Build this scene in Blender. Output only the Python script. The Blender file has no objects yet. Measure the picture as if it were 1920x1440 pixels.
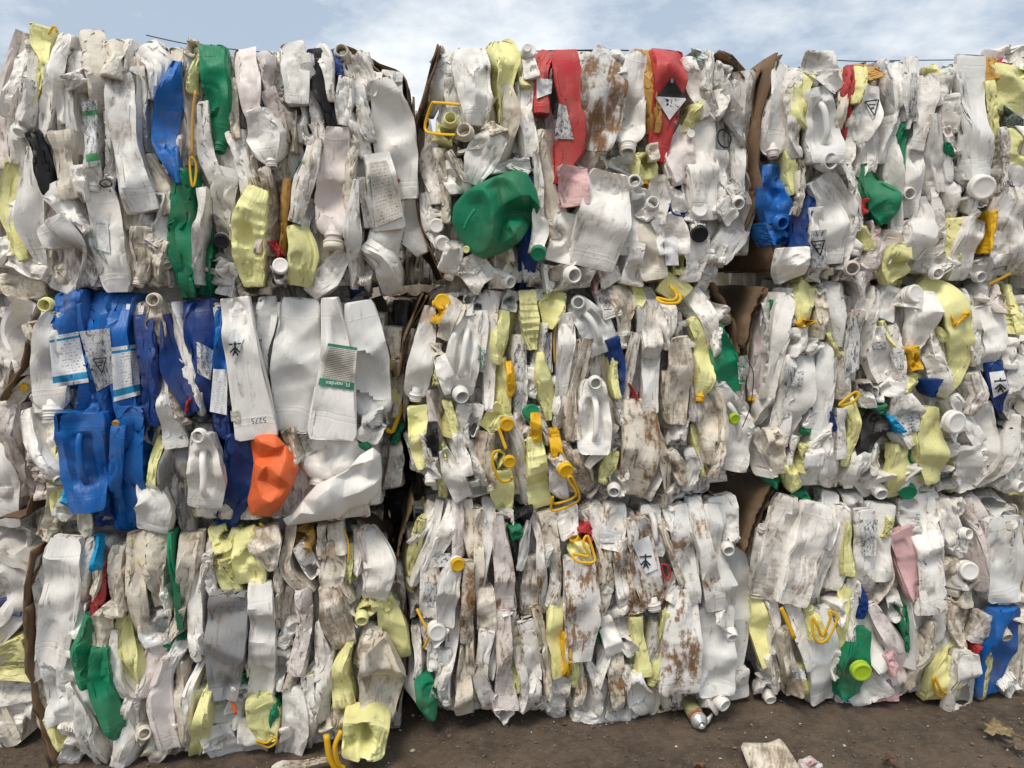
import bpy, bmesh, math, random
import numpy as np
from mathutils import Vector, Matrix
from mathutils.bvhtree import BVHTree

scene = bpy.context.scene
COL = scene.collection
random.seed(7)
RNG = np.random.default_rng(11)

# ------------------------------------------------------------------ camera
F_PX, PITCH, CAM_H = 1450.0, math.radians(7.5), 1.4
cam_data = bpy.data.cameras.new('camera')
cam_data.sensor_width = 36.0
cam_data.lens = 36.0 * F_PX / 1920.0
cam_data.clip_start = 0.05
cam_data.clip_end = 6000.0
cam = bpy.data.objects.new('camera', cam_data)
COL.objects.link(cam)
cam.location = (0, 0, CAM_H)
cam.rotation_euler = (math.pi / 2 - PITCH, 0, 0)
scene.camera = cam

# ------------------------------------------------------------------ sky
SUN_EL, SUN_AZ = math.radians(60), math.radians(208)     # azimuth clockwise from +Y
world = bpy.data.worlds.new('World')
scene.world = world
world.use_nodes = True
wt = world.node_tree
for n in list(wt.nodes):
    wt.nodes.remove(n)


def wnode(kind, **kw):
    n = wt.nodes.new(kind)
    for k, v in kw.items():
        setattr(n, k, v)
    return n


w_out = wnode('ShaderNodeOutputWorld')
w_bg = wnode('ShaderNodeBackground')
w_bg.inputs['Strength'].default_value = 0.09
w_sky = wnode('ShaderNodeTexSky', sky_type='NISHITA', sun_disc=False)
w_sky.sun_elevation = SUN_EL
w_sky.sun_rotation = SUN_AZ
w_sky.air_density = 1.0
w_sky.dust_density = 0.6
w_tc = wnode('ShaderNodeTexCoord')
w_sep = wnode('ShaderNodeSeparateXYZ')
wt.links.new(w_tc.outputs['Generated'], w_sep.inputs[0])
w_den = wnode('ShaderNodeMath', operation='ADD')          # cloud layer seen in perspective
w_abs = wnode('ShaderNodeMath', operation='ABSOLUTE')
wt.links.new(w_sep.outputs['Z'], w_abs.inputs[0])
wt.links.new(w_abs.outputs[0], w_den.inputs[0])
w_den.inputs[1].default_value = 0.28
w_dx = wnode('ShaderNodeMath', operation='DIVIDE')
w_dy = wnode('ShaderNodeMath', operation='DIVIDE')
wt.links.new(w_sep.outputs['X'], w_dx.inputs[0]); wt.links.new(w_den.outputs[0], w_dx.inputs[1])
wt.links.new(w_sep.outputs['Y'], w_dy.inputs[0]); wt.links.new(w_den.outputs[0], w_dy.inputs[1])
w_cmb = wnode('ShaderNodeCombineXYZ')
wt.links.new(w_dx.outputs[0], w_cmb.inputs[0]); wt.links.new(w_dy.outputs[0], w_cmb.inputs[1])
w_cmb.inputs[2].default_value = 4.7
w_n1 = wnode('ShaderNodeTexNoise')
w_n1.inputs['Scale'].default_value = 1.7
w_n1.inputs['Detail'].default_value = 7.0
w_n1.inputs['Roughness'].default_value = 0.55
w_n1.inputs['Distortion'].default_value = 0.35
wt.links.new(w_cmb.outputs[0], w_n1.inputs['Vector'])
w_r1 = wnode('ShaderNodeValToRGB')                         # how much cloud
w_r1.color_ramp.elements[0].position = 0.36
w_r1.color_ramp.elements[0].color = (0.93, 0.93, 0.93, 1)
w_r1.color_ramp.elements[1].position = 0.56
w_r1.color_ramp.elements[1].color = (1, 1, 1, 1)
wt.links.new(w_n1.outputs['Fac'], w_r1.inputs['Fac'])
w_n2 = wnode('ShaderNodeTexNoise')
w_n2.inputs['Scale'].default_value = 1.5
w_n2.inputs['Detail'].default_value = 6.0
w_n2.inputs['Roughness'].default_value = 0.62
w_map2 = wnode('ShaderNodeMapping')
w_map2.inputs['Location'].default_value = (7.7, 8.3, 6.0)
wt.links.new(w_cmb.outputs[0], w_map2.inputs['Vector'])
wt.links.new(w_map2.outputs[0], w_n2.inputs['Vector'])
w_r2 = wnode('ShaderNodeValToRGB')                         # bright tops and grey bellies
w_r2.color_ramp.elements[0].position = 0.44
w_r2.color_ramp.elements[0].color = (2.9, 3.5, 4.3, 1)
w_r2.color_ramp.elements[1].position = 0.61
w_r2.color_ramp.elements[1].color = (6.0, 6.25, 6.4, 1)
wt.links.new(w_n2.outputs['Fac'], w_r2.inputs['Fac'])
w_mix = wnode('ShaderNodeMix', data_type='RGBA')
wt.links.new(w_r1.outputs['Color'], w_mix.inputs['Factor'])
wt.links.new(w_sky.outputs['Color'], w_mix.inputs['A'])
wt.links.new(w_r2.outputs['Color'], w_mix.inputs['B'])
wt.links.new(w_mix.outputs['Result'], w_bg.inputs['Color'])
wt.links.new(w_bg.outputs[0], w_out.inputs['Surface'])

# ------------------------------------------------------------------ sun behind thin cloud
sun_data = bpy.data.lights.new('sun', 'SUN')
sun_data.energy = 1.4
sun_data.angle = math.radians(20)
sun_data.color = (1.0, 0.92, 0.81)
sun = bpy.data.objects.new('sun', sun_data)
COL.objects.link(sun)
sdir = Vector((math.sin(SUN_AZ) * math.cos(SUN_EL), math.cos(SUN_AZ) * math.cos(SUN_EL), math.sin(SUN_EL)))
sun.rotation_euler = sdir.to_track_quat('Z', 'Y').to_euler()

# ------------------------------------------------------------------ exposure
scene.view_settings.view_transform = 'Standard'
scene.view_settings.look = 'None'
scene.view_settings.exposure = 0.88
scene.view_settings.gamma = 1.0
scene.view_settings.use_curve_mapping = False
scene.cycles.max_bounces = 4
scene.cycles.diffuse_bounces = 3

# ------------------------------------------------------------------ places
WALL_D, WALL_T = 2.30, 0.12                     # the bale fronts stand on the plane y = D + t x
NRM = Vector((WALL_T, -1, 0)).normalized()      # out of the wall, towards the yard
ALONG = Vector((1, WALL_T, 0)).normalized()
CP, SP = math.cos(PITCH), math.sin(PITCH)


def ray(px, py):
    dx, dy = (px - 960.0) / F_PX, -(py - 720.0) / F_PX
    return Vector((dx, CP + dy * SP, -SP + dy * CP))


def wall_pt(px, py, off=0.0):
    """point of the bale front (moved off metres out of the wall)"""
    d = ray(px, py)
    k = (WALL_D - off * math.sqrt(1 + WALL_T ** 2)) / (d.y - WALL_T * d.x)
    return Vector((0, 0, CAM_H)) + d * k


def ground_pt(px, py, h=0.0):
    d = ray(px, py)
    k = (CAM_H - h) / -d.z
    return Vector((0, 0, CAM_H)) + d * k
# ------------------------------------------------------------------ materials
def srgb(r, g, b):
    f = lambda c: c / 12.92 if c <= 0.04045 else ((c + 0.055) / 1.055) ** 2.4
    return (f(r / 255), f(g / 255), f(b / 255), 1.0)


def new_mat(name):
    m = bpy.data.materials.new(name)
    m.use_nodes = True
    nt = m.node_tree
    b = nt.nodes['Principled BSDF']

    def N(kind, ins=None, **kw):
        n = nt.nodes.new(kind)
        for k, v in kw.items():
            setattr(n, k, v)
        for k, v in (ins or {}).items():
            if isinstance(v, bpy.types.NodeSocket):
                nt.links.new(v, n.inputs[k])
            else:
                n.inputs[k].default_value = v
        return n

    def math_(op, a, b_=0.0, clamp=False):
        n = N('ShaderNodeMath', {0: a, 1: b_}, operation=op)
        n.use_clamp = clamp
        return n.outputs[0]

    def mix(f, a, b_):
        return N('ShaderNodeMix', {'Factor': f, 'A': a, 'B': b_}, data_type='RGBA').outputs['Result']

    def step(x, lo, hi):
        return N('ShaderNodeMapRange', {'Value': x, 'From Min': lo, 'From Max': hi},
                 interpolation_type='SMOOTHSTEP').outputs['Result']
    return m, nt, b, N, math_, mix, step


def plastic(name, col, rough=0.42, film=0.5, sss=0.0, dirty=1.0):
    m, nt, b, N, M_, mix, step = new_mat(name)
    tc = N('ShaderNodeTexCoord')
    oi = N('ShaderNodeObjectInfo')
    seed = M_('MULTIPLY', oi.outputs['Random'], 57.0)
    a_d = N('ShaderNodeAttribute', attribute_type='OBJECT', attribute_name='dirt').outputs['Fac']
    a_m = N('ShaderNodeAttribute', attribute_type='OBJECT', attribute_name='mud').outputs['Fac']
    if dirty != 1.0:
        a_d = M_('MULTIPLY', a_d, dirty); a_m = M_('MULTIPLY', a_m, dirty)
    sv = N('ShaderNodeCombineXYZ', {0: seed, 1: seed, 2: seed}).outputs[0]
    ob = N('ShaderNodeVectorMath', {0: tc.outputs['Object'], 1: sv}, operation='ADD').outputs[0]
    blot = N('ShaderNodeTexNoise', {'Vector': ob, 'Scale': 11.0, 'Detail': 4.0, 'Roughness': 0.66}).outputs['Fac']
    uvm = N('ShaderNodeMapping', {'Vector': tc.outputs['UV'], 'Scale': (15.0, 4.0, 1.0)}).outputs[0]
    uvm = N('ShaderNodeVectorMath', {0: uvm, 1: sv}, operation='ADD').outputs[0]
    strk = N('ShaderNodeTexNoise', {'Vector': uvm, 'Scale': 1.0, 'Detail': 4.0, 'Roughness': 0.62,
                                    'Distortion': 0.8}).outputs['Fac']
    fine = N('ShaderNodeTexNoise', {'Vector': ob, 'Scale': 80.0, 'Detail': 3.0, 'Roughness': 0.72}).outputs['Fac']
    # tint differs from jug to jug
    hv = M_('MULTIPLY_ADD', oi.outputs['Random'], 0.22)
    nt.nodes[-1].inputs[2].default_value = 0.86
    base = N('ShaderNodeHueSaturation', {'Color': col, 'Value': hv}).outputs[0]
    # thin film of grey-brown dust
    film_f = M_('MULTIPLY', step(blot, 0.36, 0.66), M_('MULTIPLY_ADD', M_('POWER', a_d, 1.5), film * 1.15))
    nt.nodes[-2].inputs[2].default_value = 0.05 * film
    c = mix(film_f, base, (0.36, 0.27, 0.175, 1))
    # scuffs in streaks along the jug
    lo = M_('MULTIPLY_ADD', a_d, -0.17); nt.nodes[-1].inputs[2].default_value = 0.66
    scf = N('ShaderNodeMapRange', {'Value': M_('MULTIPLY_ADD', fine, 0.16, False), 'From Min': lo,
                                   'From Max': M_('ADD', lo, 0.15)}, interpolation_type='SMOOTHSTEP')
    ma = scf.inputs['Value'].links[0].from_node
    nt.links.new(M_('ADD', M_('MULTIPLY', strk, 0.58), M_('MULTIPLY', blot, 0.36)), ma.inputs[2])
    c = mix(M_('MULTIPLY', scf.outputs['Result'], 0.66), c, (0.155, 0.11, 0.072, 1))
    # small specks
    lo2 = M_('MULTIPLY_ADD', a_d, -0.09); nt.nodes[-1].inputs[2].default_value = 0.75
    sp = N('ShaderNodeMapRange', {'Value': fine, 'From Min': lo2, 'From Max': M_('ADD', lo2, 0.03)}).outputs['Result']
    c = mix(M_('MULTIPLY', sp, 0.8), c, (0.05, 0.038, 0.028, 1))
    # caked brown mud
    lo3 = M_('MULTIPLY_ADD', a_m, -0.265); nt.nodes[-1].inputs[2].default_value = 0.715
    mud_in = M_('ADD', M_('MULTIPLY', blot, 0.46), M_('ADD', M_('MULTIPLY', strk, 0.40), M_('MULTIPLY', fine, 0.17)))
    mud = N('ShaderNodeMapRange', {'Value': mud_in, 'From Min': lo3, 'From Max': M_('ADD', lo3, 0.09)},
            interpolation_type='SMOOTHSTEP').outputs['Result']
    mudc = mix(fine, (0.12, 0.05, 0.018, 1), (0.32, 0.175, 0.08, 1))
    c = mix(M_('MULTIPLY', mud, 0.92), c, mudc)
    nt.links.new(c, b.inputs['Base Color'])
    rg = M_('ADD', M_('MULTIPLY', mud, 0.35), M_('MULTIPLY_ADD', blot, 0.2), True)
    nt.nodes[-2].inputs[2].default_value = rough - 0.1
    nt.links.new(rg, b.inputs['Roughness'])
    b.inputs['Specular IOR Level'].default_value = 0.27
    if False:
        b.inputs['Subsurface Weight'].default_value = sss
        b.inputs['Subsurface Radius'].default_value = (1.0, 0.95, 0.85)
        b.inputs['Subsurface Scale'].default_value = 0.012
    # moulded seam lines and fine relief
    sepu = N('ShaderNodeSeparateXYZ', {0: tc.outputs['UV']})
    ridge = None
    for pos in (0.17, 0.80, 0.835):
        d_ = M_('ABSOLUTE', M_('SUBTRACT', sepu.outputs['Y'], pos))
        r_ = step(d_, 0.009, 0.0)
        ridge = r_ if ridge is None else M_('ADD', ridge, r_)
    wr = M_('ABSOLUTE', M_('SUBTRACT', strk, 0.5))           # creased skin
    hgt = M_('ADD', M_('MULTIPLY', ridge, 0.3), M_('MULTIPLY', wr, -3.2))
    bp = N('ShaderNodeBump', {'Height': hgt, 'Strength': 0.4, 'Distance': 0.004})
    nt.links.new(bp.outputs[0], b.inputs['Normal'])
    return m


def simple(name, col, rough=0.6, nscale=30.0, var=0.35, metal=0.0, bump=0.002, stretch=(1, 1, 1)):
    m, nt, b, N, M_, mix, step = new_mat(name)
    tc = N('ShaderNodeTexCoord')
    v = N('ShaderNodeMapping', {'Vector': tc.outputs['Object'], 'Scale': stretch}).outputs[0]
    n = N('ShaderNodeTexNoise', {'Vector': v, 'Scale': nscale, 'Detail': 6.0, 'Roughness': 0.65}).outputs['Fac']
    dark = tuple(c * (1 - var) for c in col[:3]) + (1,)
    light = tuple(min(1, c * (1 + var * 0.6)) for c in col[:3]) + (1,)
    nt.links.new(mix(step(n, 0.3, 0.7), dark, light), b.inputs['Base Color'])
    b.inputs['Roughness'].default_value = rough
    b.inputs['Metallic'].default_value = metal
    bp = N('ShaderNodeBump', {'Height': n, 'Strength': 0.6, 'Distance': bump})
    nt.links.new(bp.outputs[0], b.inputs['Normal'])
    return m


PL = {
    'w': ('white', plastic('plastic_white', (0.87, 0.84, 0.79, 1), 0.40, 0.5, 0.12)),
    'g': ('milky grey', plastic('plastic_milky', (0.75, 0.74, 0.71, 1), 0.36, 0.5, 0.15)),
    'c': ('cream', plastic('plastic_cream', (0.78, 0.715, 0.605, 1), 0.46, 0.65, 0.1)),
    'p': ('pinkish white', plastic('plastic_blush', (0.79, 0.715, 0.68, 1), 0.42, 0.5, 0.12)),
    'P': ('pink', plastic('plastic_pink', (0.74, 0.47, 0.47, 1), 0.42, 0.4, 0.1)),
    'y': ('pale yellow', plastic('plastic_pale_yellow', (0.83, 0.80, 0.37, 1), 0.36, 0.4, 0.15)),
    'Y': ('bright yellow', plastic('plastic_yellow', (0.80, 0.46, 0.018, 1), 0.35, 0.4, 0.05)),
    'M': ('mustard', plastic('plastic_mustard', (0.52, 0.29, 0.07, 1), 0.45, 0.5)),
    'G': ('green', plastic('plastic_green', (0.006, 0.21, 0.10, 1), 0.45, 0.38, 0, 1.0)),
    'B': ('blue', plastic('plastic_blue', (0.006, 0.125, 0.43, 1), 0.42, 0.28, 0, 1.0)),
    'D': ('dark blue', plastic('plastic_dark_blue', (0.007, 0.042, 0.19, 1), 0.42, 0.28, 0, 1.0)),
    'b': ('light blue', plastic('plastic_light_blue', (0.01, 0.32, 0.62, 1), 0.35, 0.25)),
    'R': ('red', plastic('plastic_red', (0.52, 0.04, 0.048, 1), 0.46, 0.5, 0, 1.0)),
    'O': ('orange', plastic('plastic_orange', (0.86, 0.165, 0.045, 1), 0.45, 0.5, 0, 1.0)),
    'S': ('grey', plastic('plastic_grey', (0.27, 0.275, 0.285, 1), 0.45, 0.4)),
    'K': ('black', plastic('plastic_black', (0.018, 0.019, 0.022, 1), 0.38, 0.2, 0, 0.6)),
    'l': ('lime', plastic('plastic_lime', (0.40, 0.58, 0.03, 1), 0.35, 0.3)),
}


def card_mat():
    m, nt, b, N, M_, mix, step = new_mat('corrugated_cardboard')
    tc = N('ShaderNodeTexCoord')
    n = N('ShaderNodeTexNoise', {'Vector': tc.outputs['Object'], 'Scale': 14.0, 'Detail': 7.0, 'Roughness': 0.7}).outputs['Fac']
    c = mix(step(n, 0.3, 0.7), (0.16, 0.098, 0.055, 1), (0.29, 0.19, 0.115, 1))
    wv = N('ShaderNodeTexWave', {'Vector': tc.outputs['UV'], 'Scale': 40.0, 'Distortion': 1.0, 'Detail': 1.0},
           wave_type='BANDS', bands_direction='Y').outputs['Fac']
    st = N('ShaderNodeTexNoise', {'Vector': tc.outputs['Object'], 'Scale': 3.5, 'Detail': 8.0, 'Roughness': 0.6}).outputs['Fac']
    c = mix(M_('MULTIPLY', step(st, 0.48, 0.6), 0.6), c, (0.11, 0.066, 0.036, 1))
    c = mix(M_('MULTIPLY', step(n, 0.66, 0.74), 0.5), c, (0.5, 0.42, 0.33, 1))
    c = mix(M_('MULTIPLY', step(wv, 0.6, 0.9), 0.18), c, (0.12, 0.075, 0.04, 1))
    nt.links.new(c, b.inputs['Base Color'])
    b.inputs['Roughness'].default_value = 0.9
    bp = N('ShaderNodeBump', {'Height': M_('ADD', M_('MULTIPLY', wv, 0.35), n), 'Strength': 0.5, 'Distance': 0.003})
    nt.links.new(bp.outputs[0], b.inputs['Normal'])
    return m


CARD = card_mat()
WIRE = simple('wire_steel', (0.045, 0.04, 0.036, 1), 0.5, 60, 0.4, 0.6, 0.0005)
INK = simple('black_ink', (0.015, 0.015, 0.017, 1), 0.6, 60, 0.3, 0, 0.0002)
INKW = simple('white_ink', (0.75, 0.75, 0.74, 1), 0.6, 60, 0.1, 0, 0.0002)


def label_mat(name, paper, ink, band=None, bands=(), rows=14, cover=0.5, scuff=0.5, x0=0.06, x1=0.94, diamond=None, worn=False):
    """print on flat paper: rows of tiny text, coloured bands, worn patches"""
    m, nt, b, N, M_, mix, step = new_mat(name)
    tc = N('ShaderNodeTexCoord')
    uv = N('ShaderNodeSeparateXYZ', {0: tc.outputs['UV']})
    U_, V_ = uv.outputs['X'], uv.outputs['Y']
    oi = N('ShaderNodeObjectInfo')
    seed = M_('MULTIPLY', oi.outputs['Random'], 31.0)
    rowf = M_('FRACT', M_('MULTIPLY', V_, float(rows)))
    rowm = M_('MULTIPLY', step(rowf, 0.18, 0.3), step(rowf, 0.78, 0.66))
    words = N('ShaderNodeTexNoise', {'Vector': N('ShaderNodeMapping', {'Vector': tc.outputs['UV'], 'Scale': (26.0, rows * 1.0, 1)}).outputs[0],
                                     'W': seed, 'Scale': 1.0, 'Detail': 3.0, 'Roughness': 0.8}, noise_dimensions='4D').outputs['Fac']
    txt = M_('MULTIPLY', rowm, step(words, 0.55 - 0.2 * cover, 0.62 - 0.2 * cover))
    edge = M_('MULTIPLY', step(U_, x0, x0 + 0.01), step(U_, x1, x1 - 0.01))
    c = mix(M_('MULTIPLY', M_('MULTIPLY', txt, edge), 0.8), paper, ink)
    if worn:
        wn = N('ShaderNodeTexNoise', {'Vector': N('ShaderNodeMapping', {'Vector': tc.outputs['UV'], 'Scale': (5.0, 7.0, 1)}).outputs[0],
                                      'W': seed, 'Scale': 1.0, 'Detail': 9.0, 'Roughness': 0.8, 'Distortion': 0.5}, noise_dimensions='4D').outputs['Fac']
        c = mix(M_('MULTIPLY', step(wn, 0.50, 0.56), 0.9), paper, ink)
        c = mix(M_('MULTIPLY', M_('MULTIPLY', txt, step(wn, 0.5, 0.42)), 0.5), c, ink)
    for lo, hi in bands:
        bm_ = M_('MULTIPLY', step(V_, lo - 0.004, lo + 0.004), step(V_, hi + 0.004, hi - 0.004))
        c = mix(bm_, c, band)
    if diamond == 'corrosive':
        c = mix(M_('MULTIPLY', 1.0, step(V_, 0.53, 0.535)), paper, (0.018, 0.02, 0.02, 1))
        bl = N('ShaderNodeTexNoise', {'Vector': tc.outputs['UV'], 'Scale': 9.0, 'Detail': 2.5, 'Roughness': 0.5}).outputs['Fac']
        art = M_('MULTIPLY', step(bl, 0.52, 0.55), M_('MULTIPLY', step(V_, 0.30, 0.32), step(V_, 0.50, 0.48)))
        art = M_('MULTIPLY', art, M_('MULTIPLY', step(U_, 0.22, 0.26), step(U_, 0.8, 0.76)))
        c = mix(art, c, ink)
    sc = N('ShaderNodeTexNoise', {'Vector': tc.outputs['UV'], 'W': seed, 'Scale': 5.5, 'Detail': 8.0, 'Roughness': 0.75},
           noise_dimensions='4D').outputs['Fac']
    c = mix(M_('MULTIPLY', step(sc, 0.62 - 0.16 * scuff, 0.72), 0.65 * scuff + 0.1), c, (0.30, 0.26, 0.215, 1))
    nt.links.new(c, b.inputs['Base Color'])
    b.inputs['Roughness'].default_value = 0.55
    bp = N('ShaderNodeBump', {'Height': sc, 'Strength': 0.6, 'Distance': 0.004})
    nt.links.new(bp.outputs[0], b.inputs['Normal'])
    return m


WHITE_P, GREY_INK = (0.74, 0.74, 0.74, 1), (0.05, 0.05, 0.06, 1)
LAB = {
    't': label_mat('label_text', WHITE_P, GREY_INK, rows=19, cover=0.1, scuff=0.6),
    'k': label_mat('label_worn_print', (0.62, 0.62, 0.61, 1), (0.02, 0.02, 0.022, 1), rows=13, cover=0.3, scuff=0.8, x0=0.0, x1=1.0, worn=True),
    'g': label_mat('label_green_band', (0.68, 0.69, 0.68, 1), (0.06, 0.07, 0.07, 1), (0.07, 0.33, 0.12, 1), ((0.08, 0.2), (0.78, 0.86)), rows=12, cover=0.3, scuff=0.7, worn=True),
    'G': label_mat('label_green_border', (0.62, 0.58, 0.5, 1), (0.09, 0.08, 0.07, 1), (0.03, 0.21, 0.12, 1), ((0.0, 0.17), (0.93, 1.0)), rows=24, cover=0.9, scuff=0.3),
    'b': label_mat('label_blue_band', WHITE_P, GREY_INK, (0.01, 0.24, 0.44, 1), ((0.08, 0.21), (0.88, 0.93)), rows=17, cover=0.2, scuff=0.2, x0=0.3),
    'o': label_mat('label_brown_print', (0.64, 0.60, 0.53, 1), (0.14, 0.10, 0.07, 1), rows=18, cover=0.25, scuff=0.9),
    'h': label_mat('label_corrosive', WHITE_P, GREY_INK, diamond='corrosive', scuff=0.15),
    'd': label_mat('label_plain_white', WHITE_P, GREY_INK, rows=8, cover=-0.6, scuff=0.25),
    'n': label_mat('label_dark_green', (0.03, 0.06, 0.05, 1), (0.55, 0.55, 0.5, 1), rows=8, cover=0.2, scuff=0.4),
    'm': label_mat('label_grey_film', (0.42, 0.42, 0.43, 1), (0.03, 0.03, 0.04, 1), rows=11, cover=0.3, scuff=0.5, x0=0.0, x1=1.0, worn=True),
}


def ground_mat():
    m, nt, b, N, M_, mix, step = new_mat('damp_dirt')
    tc = N('ShaderNodeTexCoord')
    o = tc.outputs['Object']
    n1 = N('ShaderNodeTexNoise', {'Vector': o, 'Scale': 4.5, 'Detail': 8.0, 'Roughness': 0.7}).outputs['Fac']
    n2 = N('ShaderNodeTexNoise', {'Vector': o, 'Scale': 38.0, 'Detail': 8.0, 'Roughness': 0.75}).outputs['Fac']
    n3 = N('ShaderNodeTexNoise', {'Vector': o, 'Scale': 240.0, 'Detail': 4.0, 'Roughness': 0.8}).outputs['Fac']
    vo = N('ShaderNodeTexVoronoi', {'Vector': o, 'Scale': 95.0, 'Randomness': 1.0})
    c = mix(step(n1, 0.3, 0.7), (0.075, 0.052, 0.036, 1), (0.21, 0.15, 0.102, 1))
    c = mix(M_('MULTIPLY', step(n2, 0.45, 0.68), 0.7), c, (0.22, 0.17, 0.125, 1))
    c = mix(M_('MULTIPLY', step(n2, 0.46, 0.25), 0.6), c, (0.028, 0.02, 0.015, 1))
    fleck = M_('MULTIPLY', step(N('ShaderNodeSeparateColor', {0: vo.outputs['Color']}).outputs[0], 0.90, 0.94), step(vo.outputs['Distance'], 0.42, 0.3))
    c = mix(M_('MULTIPLY', fleck, 0.7), c, (0.30, 0.27, 0.235, 1))
    c = mix(M_('MULTIPLY', step(n3, 0.6, 0.75), 0.35), c, (0.24, 0.20, 0.165, 1))
    nt.links.new(c, b.inputs['Base Color'])
    rg = N('ShaderNodeMapRange', {'Value': n1, 'From Min': 0.3, 'From Max': 0.7, 'To Min': 0.62, 'To Max': 0.95}).outputs['Result']
    nt.links.new(rg, b.inputs['Roughness'])
    h = M_('ADD', M_('MULTIPLY', n2, 1.0), M_('ADD', M_('MULTIPLY', n3, 0.25), M_('MULTIPLY', fleck, 0.3)))
    bp = N('ShaderNodeBump', {'Height': h, 'Strength': 1.0, 'Distance': 0.02})
    nt.links.new(bp.outputs[0], b.inputs['Normal'])
    return m


DIRT = ground_mat()
STONE = simple('pebble_stone', (0.15, 0.115, 0.085, 1), 0.85, 60, 0.5)
# ------------------------------------------------------------------ crushed jugs: a small shell simulation
GU, GV = 36, 40


def ring(a, b, e):
    t = np.linspace(0, 2 * np.pi, 720, endpoint=False) - np.pi / 2
    c, s = np.cos(t), np.sin(t)
    x = a * np.sign(c) * np.abs(c) ** (2 / e)
    y = b * np.sign(s) * np.abs(s) ** (2 / e)
    x2, y2 = np.append(x, x[0]), np.append(y, y[0])
    l = np.concatenate([[0], np.cumsum(np.hypot(np.diff(x2), np.diff(y2)))])
    q = np.linspace(0, l[-1], GU, endpoint=False)
    return np.interp(q, l, x2), np.interp(q, l, y2)


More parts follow.
